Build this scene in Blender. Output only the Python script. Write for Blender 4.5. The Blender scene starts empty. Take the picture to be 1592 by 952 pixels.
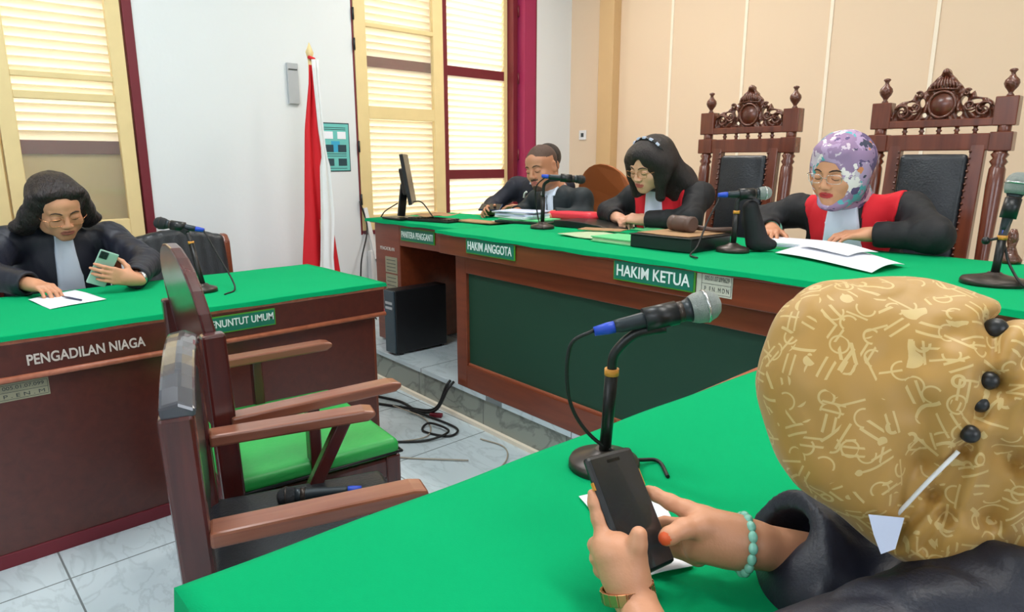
import bpy, bmesh, math, random
import numpy as np
from mathutils import Vector, Matrix, Euler
V = Vector
random.seed(4)
C = bpy.context.scene.collection
# ------------------------------------------------------------------ camera, world, lights
CAM_H = 1.34; FPX = 1040.0; YAW = math.radians(47); PITCH = math.atan(226/1040.0)
cam = bpy.data.cameras.new('camera'); camo = bpy.data.objects.new('camera', cam); C.objects.link(camo)
camo.location = (0, 0, CAM_H); camo.rotation_euler = (math.pi/2 - PITCH, 0, YAW)
cam.sensor_width = 36; cam.lens = FPX/1592*36; cam.clip_start = 0.02
bpy.context.scene.camera = camo
vs = bpy.context.scene.view_settings
vs.view_transform = 'Standard'; vs.look = 'None'; vs.gamma = 1; vs.use_curve_mapping = False
vs.exposure = -0.38
world = bpy.data.worlds.new('sky'); bpy.context.scene.world = world; world.use_nodes = True
bg = world.node_tree.nodes['Background']; bg.inputs[0].default_value = (0.86, 0.92, 1.0, 1); bg.inputs[1].default_value = 9.5
def area_light(name, loc, size, power, col, rot=(0,0,0), size_y=None):
    l = bpy.data.lights.new(name, 'AREA'); l.energy = power; l.color = col; l.size = size
    if size_y: l.shape = 'RECTANGLE'; l.size_y = size_y
    o = bpy.data.objects.new(name, l); C.objects.link(o); o.location = loc; o.rotation_euler = rot
    return o
LAMPS = [(-2.9, 3.2, 58, (1.0, .92, .86)), (-0.4, 3.0, 32, (1.0, .92, .84)), (-2.6, 0.4, 60, (.93, .97, 1.0)), (-0.2, 1.1, 44, (1.0, .97, .93))]

# ------------------------------------------------------------------ materials
def srgb(r, g, b):
    f = lambda c: (c/255/12.92) if c/255 <= .04045 else ((c/255+.055)/1.055)**2.4
    return (f(r), f(g), f(b), 1)
def nt(name):
    m = bpy.data.materials.new(name); m.use_nodes = True
    return m, m.node_tree, m.node_tree.nodes['Principled BSDF']
def mat(name, col, rough=.5, metal=0, noise=.12, scale=8, bump=0, bscale=60, stretch=(1,1,1), coat=0, trans=0):
    m, t, b = nt(name); N = t.nodes; L = t.links
    b.inputs['Roughness'].default_value = rough; b.inputs['Metallic'].default_value = metal
    b.inputs['Coat Weight'].default_value = coat
    tc = N.new('ShaderNodeTexCoord'); mp = N.new('ShaderNodeMapping'); mp.inputs['Scale'].default_value = stretch
    L.new(tc.outputs['Object'], mp.inputs[0])
    n = N.new('ShaderNodeTexNoise'); n.inputs['Scale'].default_value = scale; n.inputs['Detail'].default_value = 4
    L.new(mp.outputs[0], n.inputs['Vector'])
    r = N.new('ShaderNodeMix'); r.data_type = 'RGBA'; c = srgb(*col)
    r.inputs['A'].default_value = tuple(x*(1-noise) for x in c[:3])+(1,)
    r.inputs['B'].default_value = tuple(min(1, x*(1+noise)) for x in c[:3])+(1,)
    L.new(n.outputs['Fac'], r.inputs['Factor']); L.new(r.outputs['Result'], b.inputs['Base Color'])
    if bump:
        n2 = N.new('ShaderNodeTexNoise'); n2.inputs['Scale'].default_value = bscale; L.new(mp.outputs[0], n2.inputs['Vector'])
        bp = N.new('ShaderNodeBump'); bp.inputs['Strength'].default_value = bump; bp.inputs['Distance'].default_value = .01
        L.new(n2.outputs['Fac'], bp.inputs['Height']); L.new(bp.outputs[0], b.inputs['Normal'])
    if trans:
        out = N['Material Output']; tr = N.new('ShaderNodeBsdfTranslucent'); mx = N.new('ShaderNodeMixShader')
        tr.inputs[0].default_value = c; mx.inputs[0].default_value = trans
        L.new(b.outputs[0], mx.inputs[1]); L.new(tr.outputs[0], mx.inputs[2]); L.new(mx.outputs[0], out.inputs[0])
    return m
def wood(name, c1, c2, rough=.32, axis='X', coat=.3):
    m, t, b = nt(name); N = t.nodes; L = t.links
    b.inputs['Roughness'].default_value = rough; b.inputs['Coat Weight'].default_value = coat; b.inputs['Coat Roughness'].default_value = .25
    tc = N.new('ShaderNodeTexCoord'); mp = N.new('ShaderNodeMapping')
    s = {'X': (1.2, 14, 14), 'Y': (14, 1.2, 14), 'Z': (14, 14, 1.2)}[axis]; mp.inputs['Scale'].default_value = s
    L.new(tc.outputs['Object'], mp.inputs[0])
    n = N.new('ShaderNodeTexNoise'); n.inputs['Scale'].default_value = 2.2; n.inputs['Detail'].default_value = 6; n.inputs['Distortion'].default_value = .6
    L.new(mp.outputs[0], n.inputs['Vector'])
    cr = N.new('ShaderNodeValToRGB'); cr.color_ramp.elements[0].position = .3; cr.color_ramp.elements[1].position = .72
    cr.color_ramp.elements[0].color = srgb(*c1); cr.color_ramp.elements[1].color = srgb(*c2)
    L.new(n.outputs['Fac'], cr.inputs[0]); L.new(cr.outputs[0], b.inputs['Base Color'])
    return m
M = {}
M['felt'] = mat('green_felt', (0, 160, 100), .95, noise=.05, scale=3, bump=.12, bscale=400)
M['felt'].node_tree.nodes['Principled BSDF'].inputs['Specular IOR Level'].default_value = .12
M['desk'] = wood('desk_wood', (108, 48, 27), (126, 60, 34))
M['desk_dark'] = wood('desk_dark_wood', (76, 32, 25), (90, 39, 30))
M['chairwood'] = wood('dark_chair_wood', (64, 22, 22), (86, 32, 28), .25, 'Z', .6)
M['armwood'] = wood('worn_arm_wood', (122, 64, 44), (150, 92, 68), .3, 'Y', .5)
M['judgewood'] = wood('carved_chair_wood', (88, 40, 26), (122, 60, 38), .25, 'Z', .6)
M['carve'] = mat('carved_relief', (96, 48, 30), .3, noise=.35, scale=60, bump=.6, bscale=90, coat=.5)
M['sky_sheen'] = mat('sky_sheen_grey', (70, 70, 78), .2, noise=.25, scale=14, coat=.6)  # bluish grey puts the window reflection into the dark rail's colour
M['edgewood'] = wood('edge_wood', (160, 88, 62), (186, 110, 80), .4)
M['panelgreen'] = mat('green_panel', (17, 62, 44), .6, noise=.08, scale=3)
M['white_wall'] = mat('white_wall', (226, 230, 232), .8, noise=.02, scale=2, bump=.05, bscale=40)
M['cream_wall'] = mat('cream_wall', (228, 204, 176), .7, noise=.03, scale=1.5)
M['strip'] = mat('pale_strip', (244, 232, 212), .6, noise=.02)
M['tan'] = mat('tan_pilaster', (206, 172, 126), .7, noise=.04)
M['ceiling'] = mat('ceiling_paint', (238, 238, 234), .9, noise=.02)
M['cream'] = mat('cream_paint', (232, 208, 152), .5, noise=.07, scale=9)
M['louvre'] = mat('cream_louvre', (252, 244, 226), .5, noise=.03, trans=.5)
M['maroon'] = mat('maroon_paint', (112, 26, 40), .45, noise=.12, scale=6)
M['maroon_daylit'] = mat('daylit_maroon_paint', (158, 38, 84), .5, noise=.08)  # maroon of the jamb with its daylight put into the colour
M['black'] = mat('black_plastic', (22, 23, 26), .38, noise=.1)
M['blackmetal'] = mat('black_metal', (26, 25, 25), .35, metal=.3, noise=.1)
M['basemetal'] = mat('worn_base_metal', (66, 58, 54), .38, metal=.5, noise=.2)
M['grille'] = mat('mic_grille', (150, 158, 156), .45, metal=.7, noise=.25, scale=300, bump=.6, bscale=900)
M['grilledark'] = mat('dark_mic_grille', (60, 62, 66), .45, metal=.7, noise=.25, scale=300, bump=.6, bscale=900)
M['micbody'] = mat('mic_body', (46, 54, 60), .4, metal=.4, noise=.08)
M['blue'] = mat('blue_plug', (28, 70, 190), .45)
M['orange'] = mat('orange_ring', (206, 140, 50), .5)
M['leather'] = mat('black_leather', (34, 38, 44), .36, noise=.15, scale=5, bump=.15, bscale=120)
M['greenvinyl'] = mat('green_vinyl', (44, 168, 78), .38, noise=.08, scale=4, bump=.1, bscale=50)
M['robe'] = mat('black_robe', (17, 18, 24), .72, noise=.15, scale=10, bump=.1, bscale=250)
M['robenavy'] = mat('navy_robe', (24, 27, 42), .5, noise=.15, scale=6, bump=.1, bscale=250)
M['robeteal'] = mat('dark_teal_robe', (16, 30, 36), .7, noise=.15, scale=8)
M['jersey'] = mat('dark_jersey', (22, 26, 42), .7, noise=.12)
M['jerseysleeve'] = mat('grey_jersey_sleeve', (118, 114, 138), .7, noise=.12)
M['red'] = mat('red_cloth', (212, 22, 40), .8, noise=.06, scale=12)
M['bib'] = mat('pale_blue_bib', (210, 222, 240), .75, noise=.04)
M['skin'] = mat('light_skin', (214, 160, 132), .48, noise=.06, scale=14, bump=.05, bscale=200)
M['skin2'] = mat('warm_skin', (206, 146, 112), .48, noise=.07, scale=14, bump=.06, bscale=200)
M['skin3'] = mat('tan_skin', (190, 132, 100), .48, noise=.07, scale=14)
M['lip'] = mat('red_lips', (176, 48, 52), .4)
M['lipnat'] = mat('natural_lips', (164, 92, 80), .5)
M['nail'] = mat('orange_nail', (222, 96, 52), .3)
M['brow'] = mat('dark_brow', (48, 32, 28), .8)
M['hair'] = mat('dark_hair', (26, 18, 18), .42, noise=.5, scale=9, bump=.7, bscale=45, stretch=(9, 9, 1))
M['hairbrown'] = mat('dark_brown_hair', (30, 18, 19), .5, noise=.5, scale=9, bump=.7, bscale=30, stretch=(5, 5, 2))
M['stubble'] = mat('short_cropped_hair', (78, 58, 48), .8, noise=.4, scale=120)
M['paper'] = mat('white_paper', (240, 242, 250), .8, noise=.02)
M['paperblue'] = mat('bluish_paper', (196, 204, 226), .8, noise=.03)
M['green_paper'] = mat('pale_green_folder', (96, 196, 130), .7, noise=.05)
M['sage'] = mat('sage_folder', (176, 196, 158), .7, noise=.08, scale=12)
M['brownpaper'] = mat('brown_envelope', (168, 130, 92), .7, noise=.1)
M['redplastic'] = mat('red_folder', (226, 52, 68), .4, noise=.05)
M['chairorange'] = mat('brown_chair_back', (158, 88, 44), .45, noise=.12, scale=6)
M['gold'] = mat('rose_gold', (222, 152, 108), .25, metal=.9, noise=.1)
M['silver'] = mat('silver_metal', (200, 200, 200), .25, metal=.9)
M['jade'] = mat('jade_beads', (128, 198, 178), .25, noise=.15, scale=40, coat=.6)
M['phoneback'] = mat('pale_green_phone', (150, 188, 172), .3, noise=.03)
M['screen'] = mat('dark_phone_glass', (40, 42, 46), .18, noise=.05, coat=.5)
M['flagred'] = mat('flag_red', (214, 22, 36), .7, noise=.05)
M['flagwhite'] = mat('flag_white', (236, 236, 236), .7, noise=.03)
M['plate'] = mat('plate_green', (8, 112, 88), .5, noise=.04)
M['plateedge'] = mat('plate_edge_green', (70, 150, 40), .5)
M['letter'] = mat('white_lettering', (226, 238, 234), .5)
M['ink'] = mat('dark_ink', (60, 66, 66), .7)
M['oldletter'] = mat('faded_white_paint', (206, 196, 188), .8, noise=.2, scale=60)
M['sticker'] = mat('grey_sticker', (196, 198, 182), .7, noise=.08, scale=20)
M['stickerdirty'] = mat('dirty_sticker', (150, 148, 124), .7, noise=.12, scale=20)
M['poster'] = mat('teal_poster', (110, 196, 190), .6, noise=.05)
M['posterdark'] = mat('poster_dark', (36, 66, 76), .6)
M['posterblue'] = mat('poster_blue', (56, 168, 208), .6)
M['switch'] = mat('white_plastic', (232, 232, 232), .4)
M['greyplastic'] = mat('grey_plastic', (180, 184, 188), .5)
M['granite'] = mat('outside_paving', (226, 222, 212), .9, noise=.05)
M['pen'] = mat('pen_blue_grey', (60, 64, 88), .4)
M['gavel'] = mat('gavel_wood', (88, 66, 58), .5, noise=.35, scale=12)
M['blackfolder'] = mat('black_folder', (24, 28, 30), .3, noise=.1)
M['cable'] = mat('black_cable', (16, 16, 18), .5)
M['cablebeige'] = mat('beige_cable', (170, 160, 144), .5)
M['cableteal'] = mat('teal_cable', (60, 110, 116), .5)
def marble(name, base, vein, tile, grout, rough=.22, gx=0, gy=0, gsize=.006):
    m, t, b = nt(name); N = t.nodes; L = t.links; b.inputs['Roughness'].default_value = rough
    g = N.new('ShaderNodeNewGeometry'); n = N.new('ShaderNodeTexNoise'); n.inputs['Scale'].default_value = 2.3; n.inputs['Detail'].default_value = 8; n.inputs['Distortion'].default_value = 2.2
    mp = N.new('ShaderNodeMapping'); mp.inputs['Rotation'].default_value = (0, 0, .6); mp.inputs['Scale'].default_value = (1, 2.6, 1.4); L.new(g.outputs['Position'], mp.inputs[0]); L.new(mp.outputs[0], n.inputs['Vector'])
    cr = N.new('ShaderNodeValToRGB'); e = cr.color_ramp.elements; e[0].position = .44; e[0].color = srgb(*base); e[1].position = .53; e[1].color = srgb(*base)
    k = e.new(.485); k.color = srgb(*vein)
    L.new(n.outputs['Fac'], cr.inputs[0])
    sp = N.new('ShaderNodeSeparateXYZ'); L.new(g.outputs['Position'], sp.inputs[0])
    masks = []
    for ax, off in (('X', gx), ('Y', gy)):
        a = N.new('ShaderNodeMath'); a.operation = 'ADD'; a.inputs[1].default_value = off + 60; L.new(sp.outputs[ax], a.inputs[0])
        mo = N.new('ShaderNodeMath'); mo.operation = 'MODULO'; mo.inputs[1].default_value = tile; L.new(a.outputs[0], mo.inputs[0])
        lt = N.new('ShaderNodeMath'); lt.operation = 'LESS_THAN'; lt.inputs[1].default_value = gsize; L.new(mo.outputs[0], lt.inputs[0]); masks.append(lt)
    mxm = N.new('ShaderNodeMath'); mxm.operation = 'MAXIMUM'; L.new(masks[0].outputs[0], mxm.inputs[0]); L.new(masks[1].outputs[0], mxm.inputs[1])
    mx = N.new('ShaderNodeMix'); mx.data_type = 'RGBA'; mx.inputs['B'].default_value = srgb(*grout)
    L.new(mxm.outputs[0], mx.inputs['Factor']); L.new(cr.outputs[0], mx.inputs['A']); L.new(mx.outputs['Result'], b.inputs['Base Color'])
    return m
M['marble'] = marble('floor_marble', (204, 218, 224), (190, 204, 210), .6, (120, 128, 130), gx=.02, gy=.33)
M['riser'] = marble('riser_marble', (150, 156, 146), (116, 122, 114), .6, (96, 100, 96), .4, gx=.06, gy=.0)
def scarf_floral():
    m, t, b = nt('lavender_floral_scarf'); N = t.nodes; L = t.links; b.inputs['Roughness'].default_value = .7
    tc = N.new('ShaderNodeTexCoord'); n = N.new('ShaderNodeTexNoise'); n.inputs['Scale'].default_value = 22; n.inputs['Detail'].default_value = 3
    L.new(tc.outputs['Object'], n.inputs['Vector'])
    mixv = N.new('ShaderNodeMix'); mixv.data_type = 'RGBA'; mixv.inputs['Factor'].default_value = .12
    L.new(tc.outputs['Object'], mixv.inputs['A']); L.new(n.outputs['Color'], mixv.inputs['B'])
    v = N.new('ShaderNodeTexVoronoi'); v.inputs['Scale'].default_value = 30; L.new(mixv.outputs['Result'], v.inputs['Vector'])
    sp = N.new('ShaderNodeSeparateColor'); L.new(v.outputs['Color'], sp.inputs[0])
    cr = N.new('ShaderNodeValToRGB'); cr.color_ramp.interpolation = 'CONSTANT'; e = cr.color_ramp.elements
    e[0].position = 0; e[0].color = srgb(150, 122, 158); e[1].position = .34; e[1].color = srgb(176, 150, 186)
    for p_, c_ in ((.52, (92, 76, 118)), (.62, (206, 190, 205)), (.71, (86, 168, 176)), (.77, (214, 136, 92)), (.83, (60, 62, 84)), (.9, (122, 128, 88)), (.95, (236, 226, 226))):
        k = e.new(p_); k.color = srgb(*c_)
    L.new(sp.outputs[0], cr.inputs[0]); L.new(cr.outputs[0], b.inputs['Base Color'])
    return m
M['floral'] = scarf_floral()
def scarf_gold():
    m, t, b = nt('gold_scribble_scarf'); N = t.nodes; L = t.links; b.inputs['Roughness'].default_value = .5
    b.inputs['Sheen Weight'].default_value = .15
    tc = N.new('ShaderNodeTexCoord')
    def mth(op, a, c=None, c2=None):
        x = N.new('ShaderNodeMath'); x.operation = op
        for i, q in enumerate((a, c, c2)):
            if q is None: continue
            if isinstance(q, (int, float)): x.inputs[i].default_value = q
            else: L.new(q, x.inputs[i])
        return x.outputs[0]
    def layer(scale, seed):
        mp = N.new('ShaderNodeMapping'); mp.inputs['Location'].default_value = (seed, seed*.7, -seed); mp.inputs['Rotation'].default_value = (seed, seed*2, 0)
        L.new(tc.outputs['Object'], mp.inputs[0])
        v = N.new('ShaderNodeTexVoronoi'); v.inputs['Scale'].default_value = scale; v.inputs['Randomness'].default_value = .7; L.new(mp.outputs[0], v.inputs['Vector'])
        sc = N.new('ShaderNodeVectorMath'); sc.operation = 'SCALE'; sc.inputs['Scale'].default_value = scale; L.new(mp.outputs[0], sc.inputs[0])
        ps = N.new('ShaderNodeVectorMath'); ps.operation = 'SCALE'; ps.inputs['Scale'].default_value = scale; L.new(v.outputs['Position'], ps.inputs[0])
        lo = N.new('ShaderNodeVectorMath'); lo.operation = 'SUBTRACT'; L.new(sc.outputs[0], lo.inputs[0]); L.new(ps.outputs[0], lo.inputs[1])
        rd = N.new('ShaderNodeVectorMath'); rd.operation = 'SUBTRACT'; rd.inputs[1].default_value = (.5, .5, .5); L.new(v.outputs['Color'], rd.inputs[0])
        nr = N.new('ShaderNodeVectorMath'); nr.operation = 'NORMALIZE'; L.new(rd.outputs[0], nr.inputs[0])
        dt = N.new('ShaderNodeVectorMath'); dt.operation = 'DOT_PRODUCT'; L.new(lo.outputs[0], dt.inputs[0]); L.new(nr.outputs[0], dt.inputs[1])
        return dt.outputs['Value'], v.outputs['Distance']
    d, r = layer(36, 1.3)
    bars = mth('MULTIPLY', mth('LESS_THAN', mth('ABSOLUTE', mth('SUBTRACT', mth('ABSOLUTE', d), .15)), .042), mth('LESS_THAN', r, .46))
    d2, r2 = layer(38, 4.7)
    arcs = mth('MULTIPLY', mth('LESS_THAN', mth('ABSOLUTE', mth('SUBTRACT', r2, .36)), .036), mth('GREATER_THAN', d2, -.05))
    d3, r3 = layer(33, 8.9)
    bar2 = mth('MULTIPLY', mth('LESS_THAN', mth('ABSOLUTE', d3), .038), mth('LESS_THAN', r3, .5))
    al = mth('MULTIPLY', mth('MAXIMUM', mth('MAXIMUM', bars, arcs), bar2), .62)
    mx = N.new('ShaderNodeMix'); mx.data_type = 'RGBA'; L.new(al, mx.inputs['Factor'])
    mx.inputs['A'].default_value = srgb(172, 130, 60); mx.inputs['B'].default_value = srgb(214, 190, 130)
    L.new(mx.outputs['Result'], b.inputs['Base Color'])
    n = N.new('ShaderNodeTexNoise'); n.inputs['Scale'].default_value = 14; L.new(tc.outputs['Object'], n.inputs['Vector'])
    bp = N.new('ShaderNodeBump'); bp.inputs['Strength'].default_value = .35; bp.inputs['Distance'].default_value = .01; L.new(n.outputs['Fac'], bp.inputs['Height']); L.new(bp.outputs[0], b.inputs['Normal'])
    return m
M['goldscarf'] = scarf_gold()
def glass():
    m = bpy.data.materials.new('window_glass'); m.use_nodes = True; t = m.node_tree; N = t.nodes; N.clear()
    o = N.new('ShaderNodeOutputMaterial'); tr = N.new('ShaderNodeBsdfTransparent'); tr.inputs[0].default_value = (.93, .93, .91, 1)
    g = N.new('ShaderNodeBsdfGlossy'); g.inputs['Roughness'].default_value = .05
    df = N.new('ShaderNodeBsdfDiffuse'); df.inputs[0].default_value = (.7, .66, .58, 1)
    a = N.new('ShaderNodeMixShader'); a.inputs[0].default_value = .10; b = N.new('ShaderNodeMixShader'); b.inputs[0].default_value = .05
    t.links.new(tr.outputs[0], a.inputs[1]); t.links.new(df.outputs[0], a.inputs[2]); t.links.new(a.outputs[0], b.inputs[1]); t.links.new(g.outputs[0], b.inputs[2]); t.links.new(b.outputs[0], o.inputs[0])
    return m
M['glass'] = glass()
m_, t_, b_ = nt('eyeglass_lens'); b_.inputs['Transmission Weight'].default_value = 1; b_.inputs['Roughness'].default_value = .02; b_.inputs['IOR'].default_value = 1.01; M['lens'] = m_
m_, t_, b_ = nt('lamp_diffuser'); b_.inputs['Emission Color'].default_value = (1, .98, .95, 1); b_.inputs['Emission Strength'].default_value = 2.5; M['lamp'] = m_

# ------------------------------------------------------------------ object helpers
ORG = {}
def org(o): return ORG.get(o.name, V((0, 0, 0)))
def tag(o, label=None, cat=None, group=None, kind=None):
    if label: o['label'] = label
    if cat: o['category'] = cat
    if group: o['group'] = group
    if kind: o['kind'] = kind
    return o
def thing(name, loc, label, cat, group=None):
    o = bpy.data.objects.new(name, None); C.objects.link(o); o.empty_display_size = .1
    o.location = loc; ORG[o.name] = V(loc); tag(o, label, cat, group); return o
def link_mesh(name, me, mats, parent=None, bevel=0, smooth=False, at=None):
    """vertices come in world coordinates; shifted to the origin of the thing"""
    if parent is not None: off = org(parent)
    else:
        n = len(me.vertices); a = np.empty(n*3, np.float32); me.vertices.foreach_get('co', a); a = a.reshape(-1, 3)
        lo, hi = a.min(0), a.max(0); off = V(at) if at is not None else V(((lo[0]+hi[0])/2, (lo[1]+hi[1])/2, lo[2]))
    off = V(off); me.transform(Matrix.Translation(-off))
    o = bpy.data.objects.new(name, me); C.objects.link(o)
    if parent is not None: o.parent = parent
    else: o.location = off
    ORG[o.name] = off
    for m in (mats if isinstance(mats, (list, tuple)) else [mats]): me.materials.append(m)
    if smooth:
        me.polygons.foreach_set('use_smooth', [True]*len(me.polygons))
    if bevel:
        b = o.modifiers.new('bevel', 'BEVEL'); b.width = bevel; b.segments = 2; b.limit_method = 'ANGLE'; b.angle_limit = .6
    return o
def frame_z(d, up=(0, 0, 1)):
    z = V(d).normalized(); u = V(up)
    if abs(z.dot(u)) > .98: u = V((1, 0, 0))
    x = u.cross(z).normalized(); y = z.cross(x)
    return Matrix((x, y, z)).transposed()
class MB:
    def __init__(s): s.bm = bmesh.new(); s.mi = 0
    def faces(s, vs, fs):
        vv = [s.bm.verts.new(v) for v in vs]
        for f in fs:
            try: k = s.bm.faces.new([vv[i] for i in f]); k.material_index = s.mi
            except ValueError: pass
        return vv
    def box(s, lo, hi, M3=None, about=None):
        vs = [V((x, y, z)) for z in (lo[2], hi[2]) for y in (lo[1], hi[1]) for x in (lo[0], hi[0])]
        if M3 is not None: vs = [M3 @ (v-V(about))+V(about) for v in vs]
        s.faces(vs, [(0, 2, 3, 1), (4, 5, 7, 6), (0, 1, 5, 4), (2, 6, 7, 3), (0, 4, 6, 2), (1, 3, 7, 5)]); return s
    def obox(s, c, half, R=None):
        R = R or Matrix.Identity(3); c = V(c)
        vs = [c + R @ V((x*half[0], y*half[1], z*half[2])) for z in (-1, 1) for y in (-1, 1) for x in (-1, 1)]
        s.faces(vs, [(0, 2, 3, 1), (4, 5, 7, 6), (0, 1, 5, 4), (2, 6, 7, 3), (0, 4, 6, 2), (1, 3, 7, 5)]); return s
    def beam(s, a, b, w, h, up=(0, 0, 1)):
        a = V(a); b = V(b); R = frame_z(b-a, up); return s.obox((a+b)/2, (w/2, h/2, (b-a).length/2), R)
    def tube(s, pts, r, n=10, cap=True):
        pts = [V(p) for p in pts]; rs = r if isinstance(r, (list, tuple)) else [r]*len(pts); rings = []; px = None
        for i, p in enumerate(pts):
            d = (pts[min(i+1, len(pts)-1)]-pts[max(i-1, 0)])
            if d.length < 1e-9: d = V((0, 0, 1))
            d.normalize()
            if px is None: px = frame_z(d).col[0]
            px = (px-d*px.dot(d)).normalized(); py = d.cross(px)
            rings.append([s.bm.verts.new(p+(px*math.cos(2*math.pi*k/n)+py*math.sin(2*math.pi*k/n))*rs[i]) for k in range(n)])
        for a, b in zip(rings, rings[1:]):
            for k in range(n):
                f = s.bm.faces.new((a[k], a[(k+1) % n], b[(k+1) % n], b[k])); f.material_index = s.mi; f.smooth = True
        if cap:
            s.bm.faces.new(rings[0][::-1]).material_index = s.mi; s.bm.faces.new(rings[-1]).material_index = s.mi
        return s
    def lathe(s, prof, c, d=(0, 0, 1), n=20):
        c = V(c); R = frame_z(d); d = V(d).normalized()
        return s.tube([c+d*h for _, h in prof], [max(r, 1e-4) for r, _ in prof], n)
    def prism(s, poly, fn, t0, t1):
        """poly 2D, fn(u,v,t)->world; ngon both ends"""
        n = len(poly); a = [s.bm.verts.new(fn(u, v, t0)) for u, v in poly]; b = [s.bm.verts.new(fn(u, v, t1)) for u, v in poly]
        for f in (a[::-1], b): s.bm.faces.new(f).material_index = s.mi
        for k in range(n): s.bm.faces.new((a[k], a[(k+1) % n], b[(k+1) % n], b[k])).material_index = s.mi
        return s
    def sphere(s, c, r, R=None, seg=16):
        r = r if isinstance(r, (list, tuple)) else (r, r, r); R = R or Matrix.Identity(3); c = V(c); rings = []
        for i in range(1, seg//2):
            th = math.pi*i/(seg//2)
            rings.append([s.bm.verts.new(c+R @ V((r[0]*math.sin(th)*math.cos(2*math.pi*k/seg), r[1]*math.sin(th)*math.sin(2*math.pi*k/seg), r[2]*math.cos(th)))) for k in range(seg)])
        top = s.bm.verts.new(c+R @ V((0, 0, r[2]))); bot = s.bm.verts.new(c-R @ V((0, 0, r[2])))
        for a, b in zip(rings, rings[1:]):
            for k in range(seg):
                f = s.bm.faces.new((a[k], b[k], b[(k+1) % seg], a[(k+1) % seg])); f.smooth = True; f.material_index = s.mi
        for k in range(seg):
            for f in (s.bm.faces.new((top, rings[0][k], rings[0][(k+1) % seg])), s.bm.faces.new((bot, rings[-1][(k+1) % seg], rings[-1][k]))): f.smooth = True; f.material_index = s.mi
        return s
    def build(s, name, mats, parent=None, bevel=0, at=None, label=None, cat=None, group=None, kind=None):
        s.bm.normal_update(); bmesh.ops.recalc_face_normals(s.bm, faces=s.bm.faces)
        me = bpy.data.meshes.new(name); s.bm.to_mesh(me); s.bm.free()
        o = link_mesh(name, me, mats, parent, bevel, at=at); return tag(o, label, cat, group, kind)
def copy_tree(o, parent=None, delta=V((0, 0, 0))):
    c = o.copy(); C.objects.link(c)
    if parent is not None: c.parent = parent
    for ch in list(o.children): copy_tree(ch, c)
    return c
def spline(pts, n=8):
    """Catmull-Rom through points"""
    P = [V(p) for p in pts]; P = [P[0]*2-P[1]]+P+[P[-1]*2-P[-2]]; out = []
    for i in range(1, len(P)-2):
        a, b, c, d = P[i-1:i+3]
        for k in range(n):
            t = k/n; out.append(.5*((2*b)+(c-a)*t+(2*a-5*b+4*c-d)*t*t+(3*b-a-3*c+d)*t**3))
    out.append(P[-2]); return out
def text(name, s, c, right, up, width, height, m, parent, bold=.02, out=.0015):
    """lettering centred on c, its plane spanned by right and up"""
    cu = bpy.data.curves.new(name, 'FONT'); cu.body = s; cu.size = 1; cu.align_x = 'CENTER'; cu.align_y = 'CENTER'; cu.offset = bold; cu.extrude = .01
    tmp = bpy.data.objects.new('tmp_text', cu); C.objects.link(tmp); bpy.context.view_layer.update()
    me = bpy.data.meshes.new_from_object(tmp.evaluated_get(bpy.context.evaluated_depsgraph_get())); bpy.data.objects.remove(tmp)
    a = np.empty(len(me.vertices)*3, np.float32); me.vertices.foreach_get('co', a); a = a.reshape(-1, 3); lo, hi = a.min(0), a.max(0)
    r = V(right).normalized(); u = V(up).normalized(); n = r.cross(u)
    sx = width/(hi[0]-lo[0]); sy = height/(hi[1]-lo[1]); cx_, cy_ = (lo[0]+hi[0])/2, (lo[1]+hi[1])/2
    w = np.array([list(V(c)+r*((x-cx_)*sx)+u*((y-cy_)*sy)+n*(out*(1 if z > 0 else -.3))) for x, y, z in a], np.float32)
    me.vertices.foreach_set('co', w.ravel()); me.materials.clear()
    return link_mesh(name, me, m, parent)

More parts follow.
